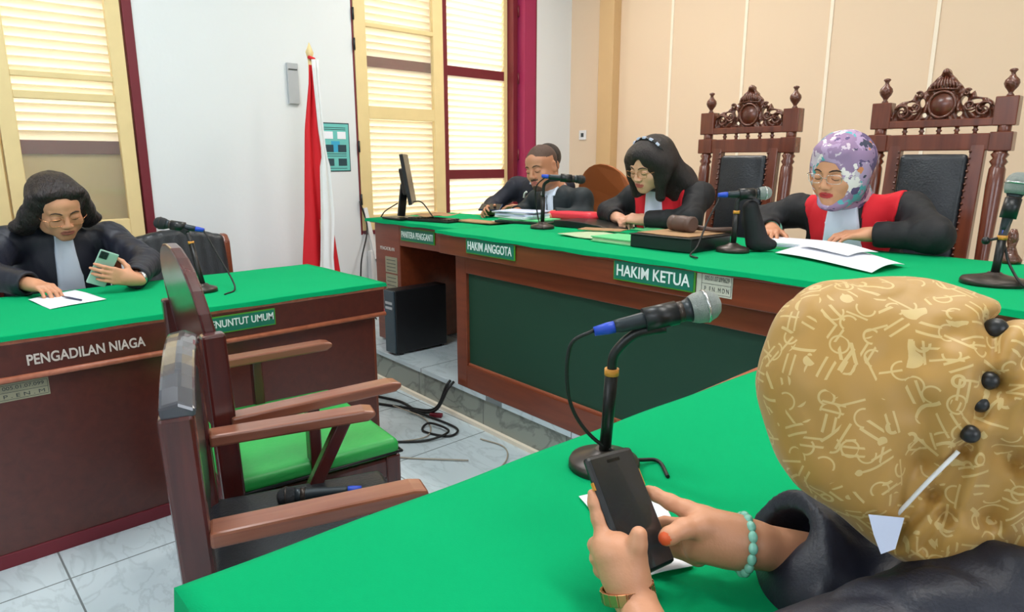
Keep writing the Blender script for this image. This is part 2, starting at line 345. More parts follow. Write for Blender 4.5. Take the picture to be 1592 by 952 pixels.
# ------------------------------------------------------------------ smooth solids (signed distance grid -> surface net)
def rnorm(a): return np.sqrt((a*a).sum(-1))
class Field:
    def __init__(s, lo, hi, h):
        s.lo = np.array(lo, np.float32); s.h = h; s.n = np.ceil((np.array(hi)-s.lo)/h).astype(int)+1
        s.ax = [s.lo[i]+h*np.arange(s.n[i], dtype=np.float32) for i in range(3)]
        s.d = np.full(s.n, .2, np.float32)
    def copy(s):
        f = Field.__new__(Field); f.lo, f.h, f.n, f.ax = s.lo, s.h, s.n, s.ax; f.d = s.d.copy(); return f
    def sub(s, lo, hi):
        a = np.clip(np.floor((np.array(lo)-s.lo)/s.h).astype(int), 0, s.n); b = np.clip(np.ceil((np.array(hi)-s.lo)/s.h).astype(int)+1, 0, s.n)
        sl = tuple(slice(a[i], b[i]) for i in range(3))
        P = np.stack(np.meshgrid(s.ax[0][sl[0]], s.ax[1][sl[1]], s.ax[2][sl[2]], indexing='ij'), -1); return sl, P
    def grid(s): return s.sub(s.lo, s.lo+s.h*s.n)[1]
    def op(s, fn, lo, hi, k, mode):
        pad = k+.02; sl, P = s.sub(np.array(lo)-pad, np.array(hi)+pad)
        if min(P.shape) == 0: return s
        v = fn(P); a = s.d[sl]
        if mode == 'u':
            h = np.maximum(k-np.abs(a-v), 0)/max(k, 1e-6); s.d[sl] = np.minimum(a, v)-h*h*k*.25
        else:
            v = -v; h = np.maximum(k-np.abs(a-v), 0)/max(k, 1e-6); s.d[sl] = np.maximum(a, v)+h*h*k*.25
        return s
    def rc(s, a, b, r1, r2=None, k=.01, mode='u'):
        r2 = r1 if r2 is None else r2; a = np.array(a, np.float32); b = np.array(b, np.float32); ba = b-a; L = float((ba*ba).sum())+1e-9; R = max(r1, r2)
        def fn(P):
            t = np.clip(((P-a)@ba)/L, 0, 1); return rnorm(P-a-t[..., None]*ba)-(r1+(r2-r1)*t)
        return s.op(fn, np.minimum(a, b)-R, np.maximum(a, b)+R, k, mode)
    def ell(s, c, r, R=None, k=.01, mode='u'):
        c = np.array(c, np.float32); r = np.array(r, np.float32); Rm = np.array(R or Matrix.Identity(3), np.float32); mx = float(r.max())
        def fn(P):
            q = (P-c)@Rm; k0 = rnorm(q/r); k1 = rnorm(q/(r*r))+1e-6; return k0*(k0-1)/k1
        return s.op(fn, c-mx, c+mx, k, mode)
    def box(s, c, half, R=None, rad=.004, k=.005, mode='u'):
        c = np.array(c, np.float32); hh = np.array(half, np.float32)-rad; Rm = np.array(R or Matrix.Identity(3), np.float32); mx = float(np.linalg.norm(half))
        def fn(P):
            q = np.abs((P-c)@Rm)-hh; return rnorm(np.maximum(q, 0))+np.minimum(q.max(-1), 0)-rad
        return s.op(fn, c-mx, c+mx, k, mode)
    def folds(s, amp, freq, seed=0, stretch=(1, 1, .35), ridge=0.0):
        rng = np.random.RandomState(seed); P = s.grid(); x, y, z = P[..., 0]*stretch[0], P[..., 1]*stretch[1], P[..., 2]*stretch[2]; w = 0
        for i in range(5):
            d = rng.randn(3); d /= np.linalg.norm(d); f = freq*(1+.5*i)
            w = w+np.sin(f*(d[0]*x+d[1]*y+d[2]*z)+rng.rand()*6.3+1.2*np.sin(f*.6*(d[1]*x-d[0]*y+d[2]*z)))/(1+.6*i)
        w = w*.55+.9*(1-np.abs(np.sin(w*1.3+.4)))*ridge
        s.d += amp*w.astype(np.float32)*.5; return s
    def mesh(s, name):
        d = s.d.copy(); d[0] = d[-1] = .01; d[:, 0] = d[:, -1] = .01; d[:, :, 0] = d[:, :, -1] = .01
        ins = d < 0; cnt = np.zeros(np.array(d.shape)-1, np.int8)
        nx, ny, nz = cnt.shape
        for i in (0, 1):
            for j in (0, 1):
                for k in (0, 1): cnt += ins[i:nx+i, j:ny+j, k:nz+k]
        act = (cnt > 0) & (cnt < 8); idx = np.argwhere(act)
        if len(idx) == 0: raise RuntimeError('empty field '+name)
        vid = np.full(act.shape, -1, np.int32); vid[act] = np.arange(len(idx))
        acc = np.zeros((len(idx), 3), np.float32); num = np.zeros(len(idx), np.float32)
        cs = [(i, j, k) for i in (0, 1) for j in (0, 1) for k in (0, 1)]
        for a in cs:
            for ax in range(3):
                if a[ax]: continue
                b = list(a); b[ax] = 1
                va = d[idx[:, 0]+a[0], idx[:, 1]+a[1], idx[:, 2]+a[2]]; vb = d[idx[:, 0]+b[0], idx[:, 1]+b[1], idx[:, 2]+b[2]]
                m = (va < 0) != (vb < 0); t = np.where(m, va/np.where(m, va-vb, 1), 0)
                p = np.tile(np.array(a, np.float32), (len(idx), 1)); p[:, ax] += t; acc[m] += p[m]; num[m] += 1
        co = (idx+acc/num[:, None])*s.h+s.lo
        quads = []
        for ax in range(3):
            sl0 = [slice(1, -1)]*3; sl1 = [slice(1, -1)]*3; sl0[ax] = slice(0, -1); sl1[ax] = slice(1, None)
            a = ins[tuple(sl0)]; b = ins[tuple(sl1)]; e = np.argwhere(a != b)
            if not len(e): continue
            flip = a[e[:, 0], e[:, 1], e[:, 2]]; g = e.copy(); o1, o2 = [(1, 2), (2, 0), (0, 1)][ax]
            for q in range(3):
                if q != ax: g[:, q] += 1
            def at_(d1, d2):
                h = g.copy(); h[:, o1] -= d1; h[:, o2] -= d2; return vid[h[:, 0], h[:, 1], h[:, 2]]
            q = np.stack([at_(1, 1), at_(0, 1), at_(0, 0), at_(1, 0)], 1)
            q[~flip] = q[~flip][:, ::-1]; quads.append(q)
        q = np.concatenate(quads).astype(np.int32); q = q[(q >= 0).all(1)]
        me = bpy.data.meshes.new(name); me.vertices.add(len(co)); me.vertices.foreach_set('co', co.astype(np.float32).ravel())
        me.loops.add(q.size); me.loops.foreach_set('vertex_index', q.ravel()); me.polygons.add(len(q))
        me.polygons.foreach_set('loop_start', np.arange(0, q.size, 4, dtype=np.int32)); me.polygons.foreach_set('loop_total', np.full(len(q), 4, np.int32))
        me.update(calc_edges=True); me.validate(); return me
    def build(s, name, mats, parent=None, region=None, **kw):
        me = s.mesh(name)
        if region is not None:
            n = len(me.polygons); c = np.empty(n*3, np.float32); me.polygons.foreach_get('center', c); me.polygons.foreach_set('material_index', region(c.reshape(-1, 3)).astype(np.int32))
        o = link_mesh(name, me, mats, parent, smooth=True, at=kw.pop('at', None)); return tag(o, **kw)

# ------------------------------------------------------------------ the room
XW, YB, XR, YF, ZC = -4.4, 4.85, 3.2, -2.6, 3.5
WIN1 = (-.16, 1.18, .87, 3.05); WIN2 = (2.57, 4.39, .80, 3.05)
def struct(name, mb, m, bevel=0, at=None): return mb.build(name, m, None, bevel, kind='structure', at=at)
struct('floor', MB().box((XW-.3, YF-.2, -.15), (XR+.2, YB+.2, 0)), M['marble'])
struct('ceiling', MB().box((XW-.3, YF-.2, ZC), (XR+.2, YB+.2, ZC+.1)), M['ceiling'])
w = MB()
for a, b, lo, hi in ((YF-.2, WIN1[0], 0, ZC), (WIN1[0], WIN1[1], 0, WIN1[2]), (WIN1[0], WIN1[1], WIN1[3], ZC), (WIN1[1], WIN2[0], 0, ZC),
                     (WIN2[0], WIN2[1], 0, WIN2[2]), (WIN2[0], WIN2[1], WIN2[3], ZC), (WIN2[1], YB+.2, 0, ZC)):
    w.box((XW-.25, a, lo), (XW, b, hi))
struct('wall_left', w, M['white_wall'])
struct('wall_back', MB().box((XW, YB, 0), (XR+.2, YB+.2, ZC)), M['cream_wall'])
w = MB()
for a, b, lo, hi in ((YF-.2, -1.0, 0, ZC), (-1.0, 1.2, 0, 1.6), (-1.0, 1.2, 2.9, ZC), (1.2, YB, 0, ZC)): w.box((XR, a, lo), (XR+.2, b, hi))
struct('wall_right', w, M['white_wall'])
w = MB()
for a, b, lo, hi in ((XW, -2.2, 0, ZC), (-2.2, .6, 0, 2.1), (-2.2, .6, 2.9, ZC), (.6, XR, 0, ZC)): w.box((a, YF-.2, lo), (b, YF, hi))
struct('wall_front', w, M['white_wall'])
w = MB()
for x in (-2.2, -1.27, -.33, .55): w.box((x, YF-.15, 2.1), (x+.05, YF-.09, 2.9))
w.box((-2.2, YF-.15, 2.1), (.6, YF-.09, 2.15)).box((-2.2, YF-.15, 2.85), (.6, YF-.09, 2.9)); struct('fill_window_front', w, M['cream'])  # unseen opening and frame, added so daylight brightens the faces
w = MB()
for y in (-1.0, -.27, .47, 1.15): w.box((XR+.09, y, 1.6), (XR+.15, y+.05, 2.9))
w.box((XR+.09, -1.0, 1.6), (XR+.15, 1.2, 1.65)).box((XR+.09, -1.0, 2.85), (XR+.15, 1.2, 2.9)); struct('fill_window_right', w, M['cream'])  # second unseen opening, added on the right for more light
for i, x in enumerate((-3.31, -2.67, -2.05, -1.41, -.79, -.17, .45, 1.07)):
    struct('trim_%d' % (i+1), MB().box((x-.011, YB-.008, 0), (x+.011, YB, ZC)), M['strip'])
struct('trim_20', MB().box((-3.99, YB-.1, 0), (-3.83, YB, ZC)), M['tan'], .004)
struct('ground', MB().box((-14, -8, -.4), (XW-.35, 12, -.3)), M['granite'])
# platform for the judges (turned a little, like the bench)
A = math.radians(-2.8); BU = V((math.cos(A), math.sin(A), 0)); BN = V((-math.sin(A), math.cos(A), 0)); B0 = V((-2.66, 2.10, 0))
RA = Matrix.Rotation(A, 3, 'Z')
def bp(u, n, z): return B0+BU*u+BN*n+V((0, 0, z))
def bbox(mb, u0, u1, n0, n1, z0, z1): return mb.obox(bp((u0+u1)/2, (n0+n1)/2, (z0+z1)/2), ((u1-u0)/2, (n1-n0)/2, (z1-z0)/2), RA)
def platform_mesh():
    mb = MB(); p = [bp(-1.78, 0, 0), bp(5.8, 0, 0), V((XR, YB, 0)), V((XW, YB, 0))]
    p[0] = V((XW, bp(-1.742, 0, 0).y, 0)); t = (XR-B0.x)/BU.x; p[1] = bp(t, 0, 0)
    mb.faces([q+V((0, 0, z)) for z in (0, .16) for q in p], [(0, 1, 5, 4), (1, 2, 6, 5), (2, 3, 7, 6), (3, 0, 4, 7)]); mb.mi = 1
    f = [q.copy() for q in p]; f[0] -= BN*.012; f[1] -= BN*.012
    mb.faces([q+V((0, 0, z)) for z in (.16, .185) for q in f], [(0, 3, 2, 1), (4, 5, 6, 7), (0, 1, 5, 4), (1, 2, 6, 5), (2, 3, 7, 6), (3, 0, 4, 7)])
    return mb
o = platform_mesh().build('platform', [M['riser'], M['marble']], kind='structure')
sk = MB(); bbox(sk, -1.74, 5.7, -.022, -.001, 0, .02); struct('trim_30', sk, M['strip'])

def slats(mb, y0, y1, z0, z1, x, pitch=.047):
    n = int((z1-z0)/pitch); pitch = (z1-z0)/n; R = Matrix.Rotation(math.radians(-52), 3, 'Y')
    for i in range(n):
        mb.obox((x, (y0+y1)/2, z0+pitch*(i+.5)), (.033, (y1-y0)/2, .0035), R)
def shutter(t, y0, y1, z0, z1, rails, solid=None):
    """outer louvred shutter leaf, rails = maroon rail heights"""
    x0, x1 = XW-.17, XW-.13; fr = MB(); fr.box((x0, y0, z0), (x1, y0+.045, z1)).box((x0, y1-.045, z0), (x1, y1, z1))
    fr.box((x0, y0+.045, z1-.06), (x1, y1-.045, z1)); fr.box((x0, y0+.045, z0), (x1, y1-.045, z0+.05)); fr.build('shutter_frame', M['cream'], t, .003)
    z = z0+.05
    if solid:
        MB().box((x0+.012, y0+.045, z), (x1-.012, y1-.045, solid)).build('shutter_panel', M['cream'], t); z = solid
    for r in rails:
        mb = MB().box((x0-.004, y0+.045, r), (x1+.006, y1-.045, r+.075)); mb.build('shutter_rail', M['maroon'], t, .002)
        if r > z+.03:
            mb = MB(); slats(mb, y0+.045, y1-.045, z, r, (x0+x1)/2); mb.build('louvres', M['louvre'], t)
        z = r+.075
    mb = MB(); slats(mb, y0+.045, y1-.045, z, z1-.06, (x0+x1)/2); mb.build('louvres', M['louvre'], t)
def casement(t, y0, y1, z0, z1, bars, sw=.085):
    x0, x1 = XW-.035, XW+.008; fr = MB(); fr.box((x0, y0, z0), (x1, y0+sw, z1)).box((x0, y1-sw, z0), (x1, y1, z1))
    fr.box((x0, y0+sw, z0), (x1, y1-sw, z0+.11)).box((x0, y0+sw, z1-.09), (x1, y1-sw, z1)); fr.build('casement_frame', M['cream'], t, .004)
    for a, b in bars: MB().box((x0+.004, y0+sw, a), (x1-.002, y1-sw, b)).build('glazing_bar', M['cream'], t, .003)
    MB().box((x0+.018, y0+sw, z0+.11), (x0+.022, y1-sw, z1-.09)).build('pane', M['glass'], t)
def window(name, W, leafs, shut):
    t = bpy.data.objects.new(name, None); C.objects.link(t); t.location = (XW, (W[0]+W[1])/2, W[2]); ORG[t.name] = V(t.location); t['kind'] = 'structure'
    y0, y1, z0, z1 = W; c = MB()
    lw_ = .013 if name == 'window_2' else .05; c.box((XW-.25, y0, z0), (XW+(.004 if name == 'window_2' else .012), y0+lw_, z1)).box((XW-.25, y1-.05, z0), (XW+.012, y1, z1)).box((XW-.25, y0+.05, z1-.05), (XW+.012, y1-.05, z1)).box((XW-.25, y0+.05, z0), (XW+.012, y1-.05, z0+.03))
    c.build('casing', M['maroon'], t, .004)
    for a in leafs: casement(t, *a)
    for a in shut: shutter(t, *a)
    return t
window('window_1', WIN1, [(.50, 1.12, .90, 3.0, [(1.66, 1.70), (1.77, 1.80), (2.4, 2.43)], .075), (-.11, .49, .90, 3.0, [(1.66, 1.70), (1.77, 1.80)], .075)],
       [(.50, 1.13, .90, 3.0, [1.376], 1.376), (-.11, .49, .90, 3.0, [1.376], 1.376)])
window('window_2', WIN2, [(2.585, 3.365, .83, 3.0, [(1.64, 1.73), (2.27, 2.30)], .095)],
       [(2.62, 3.44, .83, 3.0, [2.02]), (3.45, 4.17, .83, 3.0, [1.19, 2.02])])
w2 = bpy.data.objects['window_2']
MB().box((XW-.25, 3.37, .83), (XW-.02, 3.425, 3.0)).build('centre_post', M['maroon'], w2, .003)
MB().box((XW-.19, 4.175, .83), (XW-.06, 4.225, 3.0)).build('outer_frame', M['maroon'], w2, .003)
MB().box((XW-.25, 4.24, .83), (XW+.014, 4.375, 3.0)).build('jamb_lining', M['maroon_daylit'], w2, .003)
m = MB()
for z in (1.35, 2.0, 2.55): m.tube([(XW-.06, 4.236, z), (XW-.06, 4.236, z+.09)], .011)
m.build('hinge', M['maroon'], w2)
m = MB()
for z in (1.02, 1.4, 2.1, 2.3): m.tube([(XW+.016, 2.578, z), (XW+.016, 2.578, z+.08)], .008)
m.build('hinge', M['black'], w2)
# ceiling lamps (above the frame)
for x, y, p_, col in LAMPS:
    t = thing('ceiling_light', (x, y, ZC), 'long white ceiling light fitting over the courtroom at %s' % {(-2.9, 3.2): 'the left half of the judges platform', (-.4, 3.0): 'the right half of the judges platform', (-2.6, .4): 'the prosecutor desk', (-.2, 1.1): 'the near green table'}[(x, y)], 'ceiling light')
    MB().box((x-.65, y-.16, ZC-.06), (x+.65, y+.16, ZC)).build('housing', M['switch'], t, .01)
    MB().box((x-.62, y-.13, ZC-.068), (x+.62, y+.13, ZC-.06)).build('diffuser', M['lamp'], t)
    l = area_light('tube_light', (0, 0, -.1), 1.2, p_, col, (0, 0, 0), .3); l.parent = t
# things on the left wall
t = thing('wall_sign', (XW, 2.11, 1.71), 'small pale grey vertical holder on the white wall left of the flag', 'sign')
MB().box((XW, 2.07, 1.71), (XW+.02, 2.145, 1.97)).build('plate', M['greyplastic'], t, .003)
MB().box((XW+.02, 2.078, 1.925), (XW+.024, 2.137, 1.932)).build('slot', M['ink'], t)
t = thing('poster', (XW, 2.395, 1.27), 'small teal notice with six picture tiles on the white wall beside the flag', 'poster')
MB().box((XW, 2.285, 1.265), (XW+.003, 2.51, 1.60)).build('border', M['posterdark'], t)
MB().box((XW+.003, 2.292, 1.272), (XW+.005, 2.503, 1.592)).build('sheet', M['poster'], t)
for y, z, k in ((2.315, 1.49, 'paper'), (2.415, 1.49, 'paper'), (2.315, 1.40, 'posterdark'), (2.415, 1.40, 'posterdark'), (2.315, 1.305, 'posterdark'), (2.415, 1.305, 'posterdark')):
    MB().box((XW+.005, y, z), (XW+.007, y+.065, z+.05)).build('picture_tile', M[k], t)
MB().box((XW+.005, 2.365, 1.40), (XW+.0065, 2.43, 1.475)).build('centre_picture', M['posterblue'], t)
for z in (1.565, 1.552, 1.385, 1.37, 1.285): MB().box((XW+.005, 2.31, z), (XW+.006, 2.48, z+.004)).build('text_line', M['posterdark'], t)
t = thing('light_switch', (-4.23, YB, 1.53), 'white square switch plate on the cream back wall beside the tan pilaster', 'switch')
MB().box((-4.275, YB-.012, 1.53), (-4.19, YB, 1.615)).build('plate', M['switch'], t, .004); MB().box((-4.247, YB-.017, 1.555), (-4.218, YB-.012, 1.59)).build('rocker', M['ink'], t)
m = MB().beam((XW+.02, 2.60, 1.0), (XW+.05, 2.66, .62), .03, .02); tag(m.build('cable_duct', M['switch']), 'thin white cable duct leaning down the wall below the middle window frame', 'cable duct')
for k, (mm, pts, lab) in enumerate((('cable', [(-4.38, 2.56, 1.05), (-4.36, 2.6, .85), (-4.3, 2.50, .6), (-4.3, 2.5, .3), (-4.2, 2.55, .195)], 'black cable hanging down the white wall behind the prosecutor desk corner'),
                      ('cableteal', [(-4.36, 2.66, .64), (-4.3, 2.66, .5), (-4.28, 2.72, .3), (-4.2, 2.75, .195)], 'thin teal cable hanging from the white cable duct'))):
    tag(MB().tube(spline(pts), .006, 6).build('wall_cable', M[mm]), lab, 'cable')
m = MB().box((XW, 2.615, .42), (XW+.05, 2.76, .68)); tag(m.build('wall_box', M['switch'], None, .004), 'white box on the wall below the cable duct', 'box')

# ------------------------------------------------------------------ judges' bench
bench = thing('judges_bench', bp(1.5, .3, .185), 'long red-brown wooden bench with dark green front panel on the marble platform', 'bench')
ZT = .995; UL, UR = -.075, 3.4
m = MB(); bbox(m, UL, UR, -.07, .80, ZT-.022, ZT-.004); m.build('bench_top', M['desk'], bench, .004)
m = MB(); bbox(m, UL, UR, -.06, -.035, ZT-.115, ZT-.022); m.build('apron', M['desk'], bench, .004)
m = MB(); bbox(m, UL, UL+.03, -.035, .78, ZT-.115, ZT-.022); m.build('apron_end', M['desk'], bench, .003)
m = MB()
bbox(m, 0, .085, -.012, .03, .185, ZT-.06); bbox(m, .085, UR-.1, -.012, .03, .185, .31); bbox(m, .085, UR-.1, -.012, .03, .79, ZT-.06)
for u in (1.72, 3.25): bbox(m, u, u+.09, -.012, .03, .31, .79)
m.build('front_frame', M['desk'], bench, .004)
for u0, u1 in ((.085, 1.72), (1.81, 3.25)):
    m = MB(); bbox(m, u0, u1, .008, .02, .31, .79); m.build('front_panel', M['panelgreen'], bench)
    m = MB(); bbox(m, u0, u1, .0, .008, .31, .318); m.build('panel_bead', M['edgewood'], bench)
m = MB(); bbox(m, 0, .03, .03, .72, .185, ZT-.03); m.build('side_panel', M['desk'], bench)
m = MB(); bbox(m, UR-.05, UR-.02, .03, .72, .185, ZT-.03); m.build('side_panel', M['desk'], bench)
def nameplate(parent, txt, c, right, up, w, h, lw=.92, lh=.5, bold=.02, label=None):
    r = V(right).normalized(); u = V(up).normalized(); n = r.cross(u); R = Matrix((r, u, n)).transposed(); c = V(c)
    p = MB().obox(c, (w/2, h/2, .003), R).build('name_plate', M['plateedge'], parent, .001)
    MB().obox(c+n*.0034, (w/2-.005, h/2-.005, .001), R).build('plate_face', M['plate'], p)
    text('lettering', txt, c+n*.0048, r, u, w*lw, h*lh, M['letter'], p, bold)
    if label: p['label'] = label
    return p
nameplate(bench, 'HAKIM ANGGOTA', bp(.35, -.066, .945), BU, (0, 0, 1), .36, .078, .9, .52, .008, 'green plate reading HAKIM ANGGOTA')
nameplate(bench, 'HAKIM KETUA', bp(1.285, -.066, .942), BU, (0, 0, 1), .36, .078, .9, .55, .012, 'green plate reading HAKIM KETUA')
def sticker(parent, c, right, up, w, h, lines, m='sticker'):
    r = V(right).normalized(); u = V(up).normalized(); n = r.cross(u); R = Matrix((r, u, n)).transposed(); c = V(c)
    s = MB().obox(c, (w/2, h/2, .001), R).build('inventory_sticker', M[m], parent)
    b = MB(); x0 = -w/2+w*.15
    for dx, dy, a, bb in ((x0+(w/2-x0-.004)/2, h/2-.006, (w/2-x0-.004)/2, .0006), (x0+(w/2-x0-.004)/2, -h/2+.006, (w/2-x0-.004)/2, .0006), (x0+(w/2-x0-.004)/2, 0, (w/2-x0-.004)/2, .0006), (x0, 0, .0006, h/2-.006), (w/2-.004, 0, .0006, h/2-.006)):
        b.obox(c+r*dx+u*dy+n*.0014, (a, bb, .0003), R)
    b.build('ruled_lines', M['ink'], s)
    for k, tx in enumerate(lines): text('lettering', tx, c+r*(w*.075)+u*(h*(.24-.46*k))+n*.0014, r, u, w*.68, h*.2, M['ink'], s, .0, .0004)
sticker(bench, bp(1.535, -.062, .942), BU, (0, 0, 1), .135, .078, ['005.01.07.099629', 'P . E N . M D N'])
# green cloths
def cloth(name, corners, z, lip, label, parent=None, n=40, wave=.0012, thick=.004):
    """corners p0..p3 counter clockwise seen from above"""
    bm = bmesh.new(); P = [V(c) for c in corners]; g = []
    for i in range(n+1):
        row = []
        for j in range(n+1):
            s, t = i/n, j/n; q = P[0]*(1-s)*(1-t)+P[1]*s*(1-t)+P[2]*s*t+P[3]*(1-s)*t
            zz = z+wave*(1+math.sin(q.x*17+q.y*5)*math.sin(q.y*13-q.x*3)); row.append(bm.verts.new((q.x, q.y, zz)))
        g.append(row)
    for i in range(n):
        for j in range(n): bm.faces.new((g[i][j], g[i+1][j], g[i+1][j+1], g[i][j+1])).smooth = True
    ring = [g[i][0] for i in range(n)]+[g[n][j] for j in range(n)]+[g[i][n] for i in range(n, 0, -1)]+[g[0][j] for j in range(n, 0, -1)]
    cen = sum(P, V())/4; low = []
    for v in ring:
        d = (v.co-cen); d.z = 0; d.normalize(); low.append(bm.verts.new((v.co.x+d.x*.004, v.co.y+d.y*.004, z-lip+.002*math.sin(v.co.x*23+v.co.y*19))))
    for k in range(len(ring)): bm.faces.new((ring[k], low[k], low[(k+1) % len(ring)], ring[(k+1) % len(ring)]))
    bmesh.ops.recalc_face_normals(bm, faces=bm.faces); me = bpy.data.meshes.new(name); bm.to_mesh(me); bm.free()
    o = link_mesh(name, me, M['felt']); s = o.modifiers.new('thickness', 'SOLIDIFY'); s.thickness = .0015; s.offset = 1
    return tag(o, label, 'tablecloth')
cloth('green_tablecloth', [bp(UL-.005, -.076, 0), bp(UR, -.076, 0), bp(UR, .805, 0), bp(UL-.005, .805, 0)], ZT, .014, 'green felt cloth covering the long bench of the judges', n=60)
# clerk desk left of the bench
cd = thing('clerk_desk', (-3.3, 2.6, .185), 'brown wooden clerk desk with open knee space at the left end of the long bench', 'desk')
m = MB().box((-3.78, 2.27, .955), (-2.82, 2.95, .975)); m.build('desk_top', M['desk_dark'], cd, .004)
MB().box((-3.46, 2.285, .83), (-2.82, 2.305, .955)).build('apron', M['desk'], cd, .003)
MB().box((-3.74, 2.285, .20), (-3.46, 2.85, .955)).build('pedestal', M['desk'], cd, .004)
MB().box((-3.46, 2.78, .55), (-2.80, 2.80, .955)).build('modesty_panel', M['desk_dark'], cd)
MB().box((-2.815, 2.32, .2), (-2.79, 2.9, .955)).build('end_panel', M['desk_dark'], cd)
nameplate(cd, 'PANITERA PENGGANTI', (-3.265, 2.281, .905), (1, 0, 0), (0, 0, 1), .34, .078, .93, .5, .004, 'green plate reading PANITERA PENGGANTI')
for y_, z_, h_ in ((-3.60, .70, .10), (-3.60, .585, .11), (-3.59, .46, .11)):
    s = MB().obox((y_+.04, 2.2835, z_), (.065, .0015, h_/2)).build('notice_sheet', M['stickerdirty'], cd)
    b = MB()
    for k in range(4): b.box((y_-.01, 2.2815, z_-h_*.38+k*h_*.22), (y_+.09, 2.282, z_-h_*.38+k*h_*.22+.004))
    b.build('text_line', M['ink'], s)
text('lettering', 'PENGADILAN', (-3.60, 2.284, .80), (1, 0, 0), (0, 0, 1), .16, .022, M['oldletter'], cd, .0)
cloth('green_tablecloth', [(-3.80, 2.255, 0), (-2.80, 2.255, 0), (-2.80, 2.96, 0), (-3.80, 2.96, 0)], .977, .016, 'green felt cloth on the clerk desk below the louvred window', n=24)

# ------------------------------------------------------------------ prosecutor desk
DX = -2.6; DY0, DY1 = -.55, 1.625
pdk = thing('prosecutor_desk', (-2.97, .55, 0), 'long red-brown wooden desk lettered PENUNTUT UMUM on the left', 'desk')
MB().box((-3.36, DY0, .765), (DX+.004, DY1, .792)).build('desk_top', M['edgewood'], pdk, .006)
MB().box((DX-.03, DY0+.01, .655), (DX, DY1-.006, .765)).build('apron', M['desk_dark'], pdk, .002)
MB().tube([(DX+.002, DY0+.01, .652), (DX+.002, DY1-.002, .652)], .0105, 10).build('moulding', M['edgewood'], pdk)
MB().box((DX-.05, DY0+.02, .0), (DX-.028, DY1-.05, .66)).build('front_panel', M['desk_dark'], pdk, .002)
MB().box((DX-.053, DY0+.02, .0), (DX-.022, DY1-.045, .05)).build('plinth', M['maroon'], pdk, .002)
MB().box((-3.34, DY1-.05, .0), (DX-.05, DY1-.025, .765)).build('side_panel', M['desk'], pdk, .002)
MB().box((-3.34, DY0+.02, .0), (DX-.05, DY0+.045, .765)).build('side_panel', M['desk'], pdk, .002)
nameplate(pdk, 'JAKSA PENUNTUT UMUM', (DX+.005, .915, .722), (0, 1, 0), (0, 0, 1), .375, .068, .95, .56, .012, 'green plate reading PENUNTUT UMUM')
text('lettering', 'PENGADILAN NIAGA', (DX+.001, .445, .706), (0, 1, 0), (0, 0, 1), .35, .036, M['oldletter'], pdk, .02)
sticker(pdk, (DX-.026, .24, .603), (0, 1, 0), (0, 0, 1), .165, .06, ['005.01.07.099', 'P . E N . M'], 'stickerdirty')
cloth('green_tablecloth', [(-3.365, DY0-.005, 0), (DX+.008, DY0-.005, 0), (DX+.008, DY1+.004, 0), (-3.365, DY1+.004, 0)], .794, .016, 'green felt cloth covering the prosecutor desk', n=40)

# ------------------------------------------------------------------ near table
nt_ = thing('defence_table', (-.45, .95, 0), 'near wooden table under a green cloth in the foreground', 'table')
TX0, TX1, TY0, TY1 = -.845, -.23, .20, 2.0
TYR = 1.80
MB().box((TX0+.02, TY0+.02, .755), (TX1-.02, TYR, .79)).build('table_top', M['edgewood'], nt_, .005)
m = MB().box((TX0+.05, TY0+.05, .62), (TX0+.075, TYR-.05, .755)).box((TX1-.075, TY0+.05, .62), (TX1-.05, TYR-.05, .755)).box((TX0+.075, TY0+.05, .62), (TX1-.075, TY0+.075, .755)).box((TX0+.075, TYR-.075, .62), (TX1-.075, TYR-.05, .755)); m.build('apron', M['desk'], nt_)
for x in (TX0+.055, TX1-.105):
    for y in (TY0+.055, TYR-.105): MB().box((x, y, 0), (x+.05, y+.05, .64)).build('leg', M['desk'], nt_, .003)
cloth('green_tablecloth', [(-.86, .205, 0), (TX1, .205, 0), (TX1, TYR+.01, 0), (-.79, TYR+.01, 0)], .795, .045, 'bright green felt cloth on the near table under the phone and papers', n=50, wave=.002)

